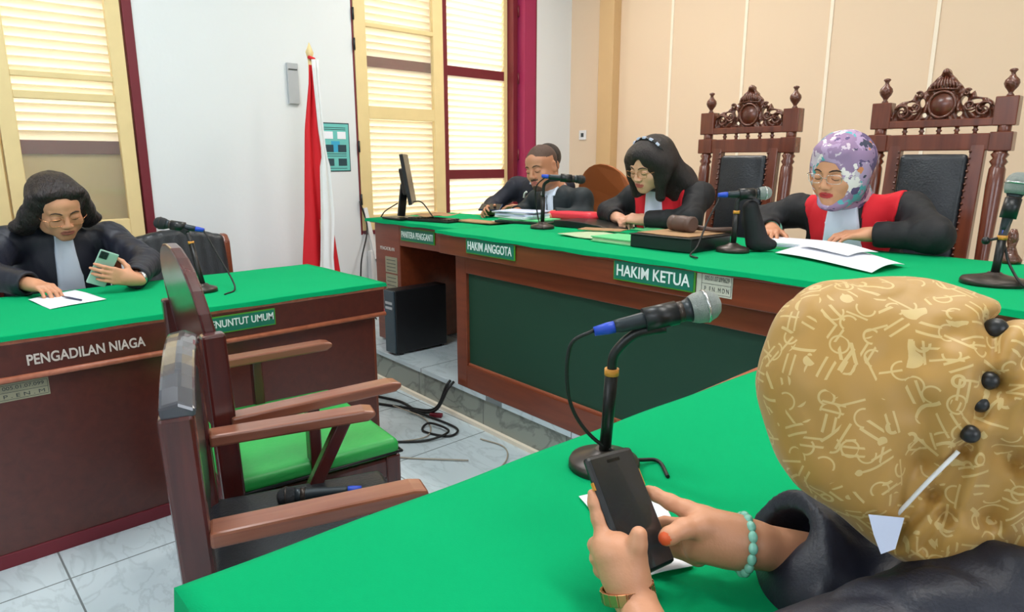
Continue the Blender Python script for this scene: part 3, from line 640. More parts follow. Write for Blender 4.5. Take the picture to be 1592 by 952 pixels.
# ------------------------------------------------------------------ chairs
def place(t, loc, deg): t.location = loc; t.rotation_euler = (0, 0, math.radians(deg))
def arm_chair(label, hw, hd, arm_z, seat_m, back, sup_y, slant, group=None):
    """wooden armchair facing +Y, built at the origin"""
    t = thing('wooden_armchair', (0, 0, 0), label, 'chair', group)
    W = M['chairwood']; sz = .43
    for sx in (-1, 1):
        yb = -hd+(.012 if back == 'crest' else 0); m = MB().beam((sx*hw, yb-.01, 0), (sx*hw, yb, sz), .055, .065, (0, 1, 0)).beam((sx*hw, yb, sz-.02), (sx*hw, yb-.015, .90), .045, .06, (0, 1, 0)); m.build('rear_leg', W, t, .008)
        MB().beam((sx*(hw-.01), hd+.0, 0), (sx*(hw-.01), hd, sz), .05, .05, (0, 1, 0)).build('front_leg', W, t, .006)
        a = MB(); pr = [(-.03, .0), (.03, .0), (.03, .028), (-.03, .028)]
        y0, y1 = -hd+.02, hd+(.03 if back == 'crest' else .008)
        a.prism([(y0, arm_z-.028), (y1-.02, arm_z-.022), (y1, arm_z-.01), (y1, arm_z+.004), (y1-.03, arm_z+.01), (y0, arm_z+.004)], lambda u, v, q: V((sx*hw+q, u, v)), -.032, .032)
        a.build('arm', M['armwood'], t, .006)
        s = MB()
        s.beam((sx*hw, sup_y, sz), (sx*hw, sup_y+slant, arm_z), .04, .035, (0, 1, 0)); s.build('arm_support', W, t, .005)
    f = MB().box((-hw-.01, -hd, sz-.08), (hw+.01, hd+.03, sz-.005)); f.build('seat_frame', W, t, .012)
    c = Field((-hw-.05, -hd-.03, sz-.05), (hw+.05, hd+.08, sz+.10), .007)
    c.box((0, .015, sz+.022), (hw+.015, hd+.012, .03), rad=.024); c.ell((0, 0, sz+.04), (hw*.8, hd*.8, .024), k=.03)
    cu = c.build('seat_cushion', seat_m, t)
    MB().tube([V(p) for p in ((-hw-.013, hd+.03, sz+.008), (hw+.013, hd+.03, sz+.008), (hw+.018, -hd+.03, sz+.008))], .005, 6).build('piping', M['black'], cu)
    if back == 'crest':
        poly = [(-hw+.02, .60), (hw-.02, .60), (hw-.02, .80), (hw-.01, .87)]
        for k in range(0, 13):
            th = math.pi*k/12; poly.append(((hw-.03)*math.cos(th), .86+.25*math.sin(th)**.8))
        poly.append((-hw+.01, .87)); poly.append((-hw+.02, .80))
        b = MB(); b.prism(poly, lambda u, v, q: V((u, -hd+.012+q-.14*(max(v-.8, 0)), v)), -.016, .016); b.build('back_panel', W, t, .006)
        text('lettering', 'PN MEDAN', (0, -hd+.022, .88), (-1, 0, 0), (0, 0, 1), .26, .045, M['oldletter'], t, .02)
    else:
        MB().box((-hw+.02, -hd-.02, .52), (hw-.02, -hd+.012, .86)).build('back_panel', M['leather'], t, .012)
        m = MB(); n = 12
        for k in range(n):
            xa, xb = -hw-.02+(2*hw+.04)*k/n, -hw-.02+(2*hw+.04)*(k+1)/n; za, zb = [.925+.05*math.sin(math.pi*q/n)**.7 for q in (k, k+1)]
            m.faces([V((x, y, z)) for x, zt in ((xa, za), (xb, zb)) for y, z in ((-hd-.04, zt-.03), (-hd+.02, zt-.03), (-hd+.02, zt-.014), (-hd-.008, zt), (-hd-.04, zt-.006))],
                    [(0, 1, 6, 5), (1, 2, 7, 6), (2, 3, 8, 7), (3, 4, 9, 8), (4, 0, 5, 9)]+([(4, 3, 2, 1, 0)] if k == 0 else [])+([(5, 6, 7, 8, 9)] if k == n-1 else []))
        bmesh.ops.remove_doubles(m.bm, verts=m.bm.verts, dist=.0005); m.build('top_rail', M['sky_sheen'], t, .006)
    return t
c1 = arm_chair('dark wooden armchair with green seat and rounded crest before the prosecutor desk', .285, .245, .665, M['greenvinyl'], 'crest', 0.0, 0.0, None)
place(c1, (-2.02, .86, 0), -7)
c2 = arm_chair('dark wooden armchair nearest the camera with black seat holding a loose microphone', .245, .215, .665, M['leather'], 'rail', .03, .12, None)
place(c2, (-1.387, .625, 0), -19)

def judge_chair(label):
    """tall carved chair facing -Y, back frame at y=0, standing on z=0"""
    t = thing('judge_chair', (0, 0, 0), label, 'chair', 'carved judge chairs'); W = M['judgewood']
    rec = lambda z: .10*max(0, z-.45)                       # recline of the back
    hw = .245
    for sx in (-1, 1):
        prof = [(.032, .02), (.032, .42), (.026, .50), (.034, .53), (.024, .56), (.033, .60), (.033, .64), (.026, .70), (.033, 1.05), (.031, 1.12), (.024, 1.135), (.034, 1.15), (.024, 1.165), (.034, 1.18), (.026, 1.19), (.026, 1.2)]
        m = MB().tube([V((sx*hw, rec(z), z)) for r, z in prof], [r for r, z in prof], 14); m.build('back_post', W, t)
        m = MB().obox((sx*hw, rec(1.235), 1.235), (.042, .032, .04)).obox((sx*hw, rec(1.36), 1.36), (.042, .032, .06)); m.tube([V((sx*hw, rec(1.28), 1.272)), V((sx*hw, rec(1.3), 1.302))], .026, 12); m.build('post_block', W, t, .004)
        z0 = 1.42; m = MB().lathe([(.014, 0), (.014, .006), (.008, .014), (.012, .022), (.024, .038), (.029, .052), (.026, .066), (.013, .08), (.008, .09), (.009, .096), (.016, .104), (.013, .11), (.002, .113)], (sx*hw, rec(1.42), z0), n=16); m.build('finial', M['carve'], t)
        m = MB().beam((sx*hw, -.50, .0), (sx*hw, -.50, .42), .05, .05, (0, 1, 0)); m.build('front_leg', W, t, .006)
        pts = spline([(sx*hw, .03, .70), (sx*hw, -.15, .71), (sx*(hw+.01), -.38, .69), (sx*(hw+.01), -.52, .70), (sx*(hw+.01), -.56, .67)], 6)
        m = MB().tube(pts, .026, 10); m.build('arm', W, t); MB().lathe([(.02, 0), (.027, .05), (.016, .1), (.027, .16), (.018, .25)], (sx*hw, -.46, .43), n=12).build('arm_support', W, t)
        m = MB().beam((sx*.165, rec(.48), .48), (sx*.165, rec(1.24), 1.24), .055, .045, (0, 1, 0)); m.build('inner_stile', W, t, .004)
        n = MB()
        for k in range(24): z = .55+.028*k; n.sphere((sx*.142, rec(z)-.028, z), .006, seg=8)
        n.build('upholstery_nails', M['carve'], t)
    m = MB().obox((0, rec(1.235), 1.235), (.205, .024, .036)); m.build('top_crossbar', W, t, .004)
    m = MB().obox((0, rec(1.32), 1.318), (.205, .024, .017)); m.build('crest_rail', W, t, .004)
    for k in range(5):
        x = -.14+.07*k; MB().lathe([(.010, 0), (.007, .008), (.013, .016), (.007, .024), (.010, .032)], (x, rec(1.29), 1.27), n=10).build('spindle', W, t)
    # carved crest: openwork scrolls around a round medallion under a crown
    Y = rec(1.42); c = MB()
    half = [(.205, 1.335), (.200, 1.375), (.188, 1.405), (.165, 1.42), (.140, 1.425), (.122, 1.428), (.118, 1.455), (.104, 1.44), (.085, 1.452), (.068, 1.475), (.046, 1.50), (.030, 1.518), (.020, 1.53), (.010, 1.548), (0, 1.556)]
    poly = half+[(-x, z) for x, z in half[-2::-1]]
    hole = lambda x, z: any((abs(x)-a)**2/(p*p)+(z-b)**2/(q*q) < 1 for a, b, p, q in ((.075, 1.405, .013, .02), (.125, 1.405, .022, .011), (.072, 1.362, .012, .012), (.158, 1.395, .010, .012)))
    f = Field((-.22, Y-.035, 1.315), (.22, Y+.03, 1.57), .0035); P = f.grid(); X_, Z_ = P[..., 0], P[..., 2]; ax_ = np.abs(X_)
    hx = np.array([p[0] for p in half[::-1]]); hz = np.array([p[1] for p in half[::-1]])
    top = np.interp(ax_, hx, hz); top = np.where(ax_ > .204, 1.30, top)
    d = np.maximum((Z_-top)*.7, 1.322-Z_)
    rel = .006*np.sin(60*np.hypot(ax_-.155, Z_-1.375)*2.6+2*np.arctan2(Z_-1.375, ax_-.155))+.004*np.sin(150*X_*np.sign(X_)+90*Z_)
    dy = np.abs(P[..., 1]-Y)-(.013+np.where(np.hypot(X_, (Z_-1.40)*.95) < .058, 0, rel))
    f.d = np.maximum(d, dy).astype(np.float32)
    for a, b, p, q in ((.082, 1.412, .012, .019), (.128, 1.408, .022, .009), (.070, 1.357, .011, .011), (.168, 1.383, .010, .013), (.112, 1.372, .012, .010)):
        for sx in (-1, 1): f.ell((sx*a, Y, b), (p, .2, q), k=.004, mode='s')
    f.build('carved_crest', M['carve'], t)
    MB().tube([V((.052*math.cos(q*math.pi/16), Y-.020, 1.40+.056*math.sin(q*math.pi/16))) for q in range(33)], .006, 8, False).build('medallion_ring', M['carve'], t)
    MB().lathe([(.048, 0), (.050, .006), (.046, .012), (.001, .013)], (0, Y-.008, 1.40), (0, -1, 0), 28).build('medallion', M['judgewood'], t)
    for sx in (-1, 1):
        for cx_, cz_, r0, tw in ((.160, 1.372, .034, 1), (.108, 1.392, .024, -1), (.092, 1.447, .015, 1)):
            pts = [V((sx*(cx_+r0*(1-k/34)*math.cos(tw*(.4+k*.32))), Y-.019, cz_+r0*(1-k/34)*math.sin(tw*(.4+k*.32)))) for k in range(30)]
            MB().tube(pts, [.0055*(1-.5*k/30) for k in range(30)], 7).build('scroll', M['carve'], t)
    m = MB()
    for k in range(-4, 5): m.tube([V((k*.012, Y-.017, 1.462)), V((k*.0125, Y-.021, 1.485)), V((k*.009, Y-.016, 1.52-abs(k)*.004))], [.005, .0065, .003], 7)
    m.tube([V((-.058, Y-.018, 1.463)), V((0, Y-.02, 1.468)), V((.058, Y-.018, 1.463))], .005, 8); m.build('crown_leaves', M['carve'], t)
    b = Field((-.16, -.06, .46), (.16, .12, 1.21), .008)
    R = Matrix.Rotation(math.atan(.10), 3, 'X').inverted(); b.box((0, rec(.84)-.012, .84), (.136, .022, .345), R, .02); b.ell((0, rec(.84)-.02, .84), (.11, .03, .31), R, k=.03); b.build('back_cushion', M['leather'], t)
    MB().box((-.24, -.53, .36), (.24, .02, .44)).build('seat_frame', W, t, .008)
    s = Field((-.25, -.54, .42), (.25, .03, .54), .008); s.box((0, -.255, .465), (.225, .255, .04), rad=.03, k=.02); s.build('seat_cushion', M['leather'], t)
    return t
j1 = judge_chair('tall carved wooden chair with black leather back, empty behind the gavel box'); place(j1, (-1.885, 3.44, .185), -1)
j2 = copy_tree(j1); j2['label'] = 'tall carved wooden chair with black leather back behind the judge in lavender headscarf'; place(j2, (-.965, 3.44, .185), -1)
# round brown chair back behind the clerk
t = thing('round_back_chair', (-2.82, 3.5, .185), 'orange-brown chair with rounded wooden back left of the judge with headband', 'chair')
poly = [(-.225, .95)]+[(-.235*math.cos(math.pi*k/14), 1.07+.25*math.sin(math.pi*k/14)**.9) for k in range(15)]+[(.225, .95)]
MB().prism(poly, lambda u, v, q: V((-2.86+u, 3.46+q+.9*u*u, v)), -.012, .012).build('backrest', M['chairorange'], t, .004)
for sx in (-1, 1):
    MB().tube([(-2.82+sx*.15, 3.48, 1.0), (-2.82+sx*.15, 3.42, .62)], .014).build('back_upright', M['silver'], t)
    for y in (3.05, 3.45): MB().tube([(-2.82+sx*.19, y, .185), (-2.82+sx*.19, y, .6)], .014).build('leg', M['silver'], t)
MB().box((-3.02, 3.03, .60), (-2.62, 3.47, .65)).build('seat', M['chairorange'], t, .015)
# black leather chair beside the prosecutor
t = thing('office_chair', (-3.82, 1.12, 0), 'black leather chair with wooden sides beside the prosecutor, behind the desk microphone', 'chair')
f = Field((-4.0, .78, .55), (-3.6, 1.48, 1.06), .008)
for k in range(9):
    y = .90+.055*k; z = .905+.04*math.sin(math.pi*k/8); f.rc((-3.80, y, .62), (-3.86, y, z), .04, .038, .03)
f.build('backrest', M['leather'], t)
for y in (.83, 1.385):
    MB().prism([(-3.92, .50), (-3.80, .50), (-3.83, .90), (-3.86, .935), (-3.90, .94), (-3.93, .90)], lambda u, v, q: V((u, y+q, v)), -.018, .018).build('side_frame', M['desk'], t, .01)
    MB().box((-3.92, y-.018, 0), (-3.87, y+.018, .52)).build('leg', M['desk'], t, .004); MB().box((-3.46, y-.018, 0), (-3.41, y+.018, .60)).build('leg', M['desk'], t, .004)
    MB().box((-3.90, y-.02, .58), (-3.40, y+.02, .62)).build('arm', M['desk'], t, .01)
s = Field((-3.95, .82, .36), (-3.36, 1.42, .54), .01); s.box((-3.64, 1.107, .45), (.24, .25, .05), rad=.035); s.build('seat', M['leather'], t)
# chair of the prosecutor, its wooden rail showing at her shoulder
t = thing('wooden_chair', (-3.86, .56, 0), 'maroon wooden chair under the prosecutor in black robe', 'chair')
MB().box((-4.06, .33, .84), (-4.02, .83, .93)).build('top_rail', M['maroon'], t, .01)
MB().box((-4.05, .37, .50), (-4.03, .78, .80)).build('backrest', M['leather'], t, .01)
for y in (.33, .79):
    MB().box((-4.06, y, 0), (-4.02, y+.04, .86)).build('leg', M['chairwood'], t, .004); MB().box((-3.64, y, 0), (-3.60, y+.04, .42)).build('leg', M['chairwood'], t, .004)
MB().box((-4.04, .35, .40), (-3.60, .81, .45)).build('seat', M['chairwood'], t, .01)

# ------------------------------------------------------------------ microphones
def microphone(t, tail, head, r=.026, m='grille', body='micbody', tailblue=True, L0=None):
    tail = V(tail); head = V(head); d = (head-tail).normalized(); L = (head-tail).length
    b = MB(); b.tube([tail+d*q for q in (0, .01, L*.5, L*.68, L*.74)], [.011, .012, .0155, .0175, .021], 16); b.build('mic_body', M[body], t)
    g = MB(); c = tail+d*(L*.74+r*.9)
    prof = [(.82, -.9), (.96, -.5), (1.0, -.05), (.98, .25), (.85, .6), (.6, .88), (.3, 1.0), (.01, 1.03)]
    g.tube([c+d*(h*r) for q, h in prof], [q*r for q, h in prof], 20); g.build('mic_grille', M[m], t)
    MB().tube([c-d*(.02*r), c+d*(.14*r)], 1.045*r, 20).build('grille_ring', M['silver'] if m == 'grille' else M['basemetal'], t)
    MB().tube([tail+d*L*.6, tail+d*(L*.6+.012)], .0178, 14).build('switch_collar', M['basemetal'], t)
    if tailblue: MB().tube([tail-d*.035, tail-d*.012, tail+d*.004], [.008, .0105, .0105], 12).build('cable_plug', M['blue'], t)
def mic_stand(loc, label, base_r, pole, neck, tail, head, ring=None, cable=None, knob=None, mic=True, grille='grille', mr=.026):
    t = thing('desk_microphone', loc, label, 'microphone', None); x, y, z = loc
    MB().lathe([(base_r, 0), (base_r, .010), (base_r*.95, .016), (base_r*.5, .024), (.02, .030), (.016, .034)], loc, n=32).build('base', M['basemetal'], t)
    MB().tube([V((x, y, z+.02)), V(pole)*.5+V((x, y, z))*.5, V(pole)], [.011, .0105, .0115], 14).build('pole', M['blackmetal'], t)
    if neck: MB().tube(spline([pole]+list(neck), 6), .0085, 12).build('gooseneck', M['black'], t)
    end = V(neck[-1]) if neck else V(pole)
    if ring: MB().tube([V(pole)-V((0, 0, .006)), V(pole)+V((0, 0, .006))], .0125, 14).build('ring', M['orange'], t)
    if knob: k = V(knob); MB().tube([V(pole), k], .004, 8).sphere(k, .011).build('knob', M['black'], t)
    d = (V(head)-V(tail)).normalized(); q = V(tail)+d*(V(head)-V(tail)).length*.45
    MB().tube([q-d*.028, q+d*.028], .0205, 16).beam(q, end, .016, .02).build('clip', M['black'], t)
    microphone(t, tail, head, mr, grille)
    if cable: MB().tube(spline(cable, 8), .0035, 8).build('cable', M['cable'], t)
    return t
mic_stand((-.708, .888, .799), 'black desk microphone with round base on the near green table', .064, (-.688, .876, .985), [(-.682, .876, 1.02), (-.655, .895, 1.055), (-.62, .93, 1.066)],
          (-.678, .867, 1.068), (-.568, .998, 1.106), True, [(-.70, .843, 1.063), (-.735, .82, 1.03), (-.742, .83, .93), (-.715, .862, .86), (-.675, .92, .815), (-.65, .97, .803), (-.60, .93, .803)], mr=.027)
mic_stand((-2.42, 2.47, .999), 'black desk microphone beside the file stack, left of the judge with headband', .062, (-2.415, 2.47, 1.16), [(-2.41, 2.47, 1.22), (-2.38, 2.48, 1.245)],
          (-2.37, 2.46, 1.262), (-2.235, 2.60, 1.245), None, [(-2.38, 2.45, 1.262), (-2.44, 2.44, 1.2), (-2.44, 2.46, 1.05), (-2.36, 2.42, 1.003)], grille='grilledark', mr=.022)
mic_stand((-1.29, 2.36, .999), 'black desk microphone with pale grille beside the judge in lavender headscarf', .062, (-1.285, 2.36, 1.15), [(-1.285, 2.36, 1.19), (-1.27, 2.37, 1.205)],
          (-1.31, 2.33, 1.215), (-1.20, 2.44, 1.222), True, [(-1.33, 2.31, 1.2), (-1.35, 2.27, 1.12), (-1.345, 2.20, 1.03), (-1.33, 2.13, 1.004), (-1.27, 2.08, 1.004)], mr=.025)
mic_stand((-.435, 2.27, .999), 'black desk microphone standing upright at the right end of the bench', .082, (-.432, 2.28, 1.13), None,
          (-.432, 2.285, 1.15), (-.418, 2.30, 1.285), True, [(-.43, 2.29, 1.12), (-.40, 2.27, 1.05), (-.34, 2.2, 1.005), (-.24, 2.16, 1.003)], (-.465, 2.258, 1.12), mr=.031)
mic_stand((-2.93, .945, .799), 'black desk microphone on the prosecutor desk in front of the leather chair', .055, (-3.0, .935, 1.0), [(-3.02, .93, 1.04)],
          (-3.02, .965, 1.055), (-3.10, .835, 1.085), True, [(-3.0, .99, 1.05), (-2.95, 1.02, .95), (-2.86, 1.05, .815), (-2.79, .98, .80)], grille='grilledark', mr=.026)
t = thing('handheld_microphone', (-1.50, .69, .48), 'black microphone lying loose on the seat of the nearest armchair', 'microphone')
microphone(t, (-1.455, .775, .505), (-1.545, .625, .505), .024, 'grilledark')
MB().tube(spline([(-1.445, .79, .505), (-1.43, .82, .497), (-1.40, .84, .488)], 6), .004, 8).build('cable', M['cable'], t)
# ------------------------------------------------------------------ clerk things: monitor, tower, keyboard heap
t = thing('monitor', (-3.52, 2.36, .98), 'thin black computer monitor seen edge-on on the clerk desk', 'monitor')
mc = V((-3.53, 2.41, 1.23))
tl = Matrix.Rotation(math.radians(52), 3, 'Z') @ Matrix.Rotation(math.radians(-9), 3, 'Y')
MB().obox(mc, (.011, .23, .15), tl).build('screen_panel', M['black'], t, .004)
MB().obox(mc+tl @ V((-.024, 0, -.01)), (.014, .14, .08), tl).build('rear_housing', M['basemetal'], t, .006)
MB().beam(mc+tl @ V((-.03, 0, -.03)), (-3.56, 2.37, 1.0), .05, .018).build('stand', M['black'], t, .003)
MB().box((-3.66, 2.29, .984), (-3.46, 2.46, .996)).build('foot', M['black'], t, .004)
MB().tube(spline([(-3.58, 2.36, 1.08), (-3.66, 2.32, 1.03), (-3.70, 2.31, .99)]), .004, 6).build('cable', M['cable'], t)
MB().tube(spline([(-3.54, 2.42, 1.08), (-3.44, 2.44, 1.09), (-3.36, 2.47, 1.0)]), .004, 6).build('cable', M['cable'], t)
t = thing('keyboard', (-3.33, 2.42, .98), 'black keyboard with papers on it in front of the monitor', 'keyboard')
RK = Matrix.Rotation(math.radians(10), 3, 'Z'); MB().obox((-3.30, 2.43, .988), (.17, .06, .007), RK).build('case', M['black'], t, .003)
m = MB()
for i in range(14):
    for j in range(5): m.obox(V((-3.30, 2.43, .998))+RK @ V((-.155+i*.0235, -.045+j*.0215, 0)), (.0095, .0085, .004), RK)
m.build('keys', M['basemetal'], t)
def sheet(name, c, w, h, deg, z, m, label, cat, curl=0.0, group=None, thick=.0012, tilt=0, n=10):
    R = Matrix.Rotation(math.radians(deg), 3, 'Z'); bm = bmesh.new(); g = []
    for s_ in (thick, 0):
        rows = []
        for i in range(n+1):
            rows.append([bm.verts.new(V((c[0], c[1], z))+R @ V(((i/n-.5)*w, (j/n-.5)*h, s_+curl*((2*i/n-1)**2*.6+(2*j/n-1)**4*.4)+curl*.3*(1+math.sin(i*.9+j*.5))+tilt*(j/n)))) for j in range(n+1)])
        g.append(rows)
    for i in range(n):
        for j in range(n):
            bm.faces.new((g[0][i][j], g[0][i+1][j], g[0][i+1][j+1], g[0][i][j+1])).smooth = True; bm.faces.new((g[1][i][j], g[1][i][j+1], g[1][i+1][j+1], g[1][i+1][j])).smooth = True
    for k in range(n):
        for a, b in (((k, 0), (k+1, 0)), ((n, k), (n, k+1)), ((k+1, n), (k, n)), ((0, k+1), (0, k))):
            bm.faces.new((g[0][a[0]][a[1]], g[1][a[0]][a[1]], g[1][b[0]][b[1]], g[0][b[0]][b[1]]))
    me = bpy.data.meshes.new(name); bm.to_mesh(me); bm.free(); return tag(link_mesh(name, me, M[m], None), label, cat, group)
sheet('paper_sheet', (-3.36, 2.50), .21, .26, 20, 1.004, 'brownpaper', 'crumpled brown paper lying over the keyboard on the clerk desk', 'paper', .012)
sheet('envelope', (-3.03, 2.56), .30, .12, 4, .985, 'brownpaper', 'long flat brown envelope on the clerk desk right of the keyboard', 'envelope', .002, thick=.006)
sheet('paper_sheet', (-2.94, 2.66), .16, .1, 30, .985, 'paper', 'small white slip of paper beside the brown envelope', 'paper', .002)
t = thing('computer_tower', (-3.36, 2.31, .185), 'black computer tower standing on the marble platform under the clerk desk', 'computer')
MB().box((-3.42, 2.14, .197), (-3.31, 2.52, .585)).build('case', M['black'], t, .006)
MB().box((-3.417, 2.130, .20), (-3.313, 2.14, .582)).build('front_bezel', mat('glossy_bezel', (58, 74, 84), .2, noise=.1), t, .003)
MB().box((-3.40, 2.127, .50), (-3.33, 2.130, .515)).box((-3.40, 2.127, .47), (-3.33, 2.130, .485)).build('drive_slots', M['greyplastic'], t)
for y in (2.17, 2.48):
    for x in (-3.41, -3.335): MB().box((x, y, .185), (x+.02, y+.02, .197)).build('foot', M['black'], t)
MB().tube(spline([(-3.44, 2.20, .42), (-3.48, 2.16, .44), (-3.52, 2.14, .43)]), .012, 8).build('usb_plug', M['redplastic'], t)
# flag on its pole
t = thing('flag', (-3.93, 2.0, 0), 'red and white flag hanging furled on a pole against the white wall', 'flag')
FX, FY = -3.93, 2.005
MB().tube([(FX, FY, .03), (FX, FY, 1.93)], .013, 12).build('pole', M['cream'], t)
MB().lathe([(.16, 0), (.16, .02), (.05, .05), (.03, .1)], (FX, FY, 0), n=24).build('stand', M['blackmetal'], t)
MB().tube([(FX, FY, 1.92), (FX, FY, 1.975), (FX, FY, 2.03)], [.012, .026, .002], 4).build('finial', M['cream'], t)
MB().tube([(FX+.02, FY-.02, 1.945), (FX+.02, FY+.02, 1.935)], .01, 6).build('ribbon', M['flagred'], t)
def drape(name, cols, m, nz=26, nu=22, fold=.014, nf=3.5):
    """cols: list of (z, yleft, yright)"""
    bm = bmesh.new(); g = []; zs = [c[0] for c in cols][::-1]; L_ = [c[1] for c in cols][::-1]; R_ = [c[2] for c in cols][::-1]
    for i in range(nz+1):
        z = zs[-1]+(zs[0]-zs[-1])*i/nz; yl, yr = np.interp(z, zs, L_), np.interp(z, zs, R_)
        g.append([bm.verts.new((FX+.022+fold*min(1, 4*(yr-yl)/.2)*math.sin(nf*math.pi*j/nu+z*2+ (3 if m == 'flagred' else 0)), yl+(yr-yl)*j/nu, z)) for j in range(nu+1)])
    for i in range(nz):
        for j in range(nu): bm.faces.new((g[i][j], g[i][j+1], g[i+1][j+1], g[i+1][j])).smooth = True
    me = bpy.data.meshes.new(name); bm.to_mesh(me); bm.free(); o = link_mesh(name, me, M[m], t); s = o.modifiers.new('thickness', 'SOLIDIFY'); s.thickness = .003
drape('red_cloth', [(1.90, 1.985, 2.005), (1.79, 1.975, 2.02), (1.53, 1.935, 2.03), (1.3, 1.92, 2.045), (1.0, 1.90, 2.075), (.74, 1.87, 2.10), (.45, 1.85, 2.13)], 'flagred')
FX += .028
drape('white_cloth', [(1.93, 1.99, 2.03), (1.79, 1.995, 2.03), (1.53, 2.005, 2.04), (1.38, 2.02, 2.05), (1.30, 2.00, 2.07), (1.0, 1.985, 2.085), (.74, 1.965, 2.06), (.45, 1.93, 2.07)], 'flagwhite', fold=.008)
# floor cables by the platform step
def fcable(pts, m, label, r=.006):
    tag(MB().tube(spline([V(p) for p in pts], 10), r, 7).build('floor_cable', M[m], at=pts[0]), label, 'cable')
fcable([(-2.70, 2.07, .20), (-2.70, 2.04, .17), (-2.78, 2.02, .03), (-2.95, 1.95, .008), (-3.2, 1.83, .008)], 'cable', 'thick black cable hanging over the platform edge at the bench corner', .008)
fcable([(-2.67, 2.07, .20), (-2.67, 2.03, .17), (-2.74, 2.00, .04), (-2.86, 1.97, .008), (-3.06, 1.98, .008), (-3.3, 1.90, .008)], 'cable', 'second black cable over the platform edge, beside the thick one', .0075)
fcable([(-2.88, 1.93, .018), (-2.72, 1.97, .008), (-2.52, 1.97, .008), (-2.48, 1.88, .008), (-2.62, 1.83, .008), (-2.66, 1.90, .018), (-2.50, 1.90, .022), (-2.52, 1.75, .008), (-2.70, 1.55, .008), (-2.75, 1.45, .008)], 'cable', 'black cable looped on the floor beside the prosecutor desk corner')
fcable([(-3.0, 1.90, .02), (-2.74, 1.93, .008), (-2.55, 1.80, .008), (-2.62, 1.58, .008), (-2.48, 1.55, .006), (-2.2, 1.78, .008)], 'cablebeige', 'thin beige cable curving on the marble floor by the desk corner', .0035)
fcable([(-2.35, 1.98, .006), (-2.20, 2.0, .006), (-2.08, 1.9, .006), (-2.02, 1.72, .006), (-2.06, 1.55, .006)], 'cablebeige', 'thin beige cable arcing on the floor toward the near table', .0035)
m = MB().obox((-2.74, 2.0, .012), (.035, .015, .010), Matrix.Rotation(.6, 3, 'Z')); tag(m.build('cable_connector', M['maroon'], None, .004), 'small dark red cable connector on the floor at the platform step', 'connector')

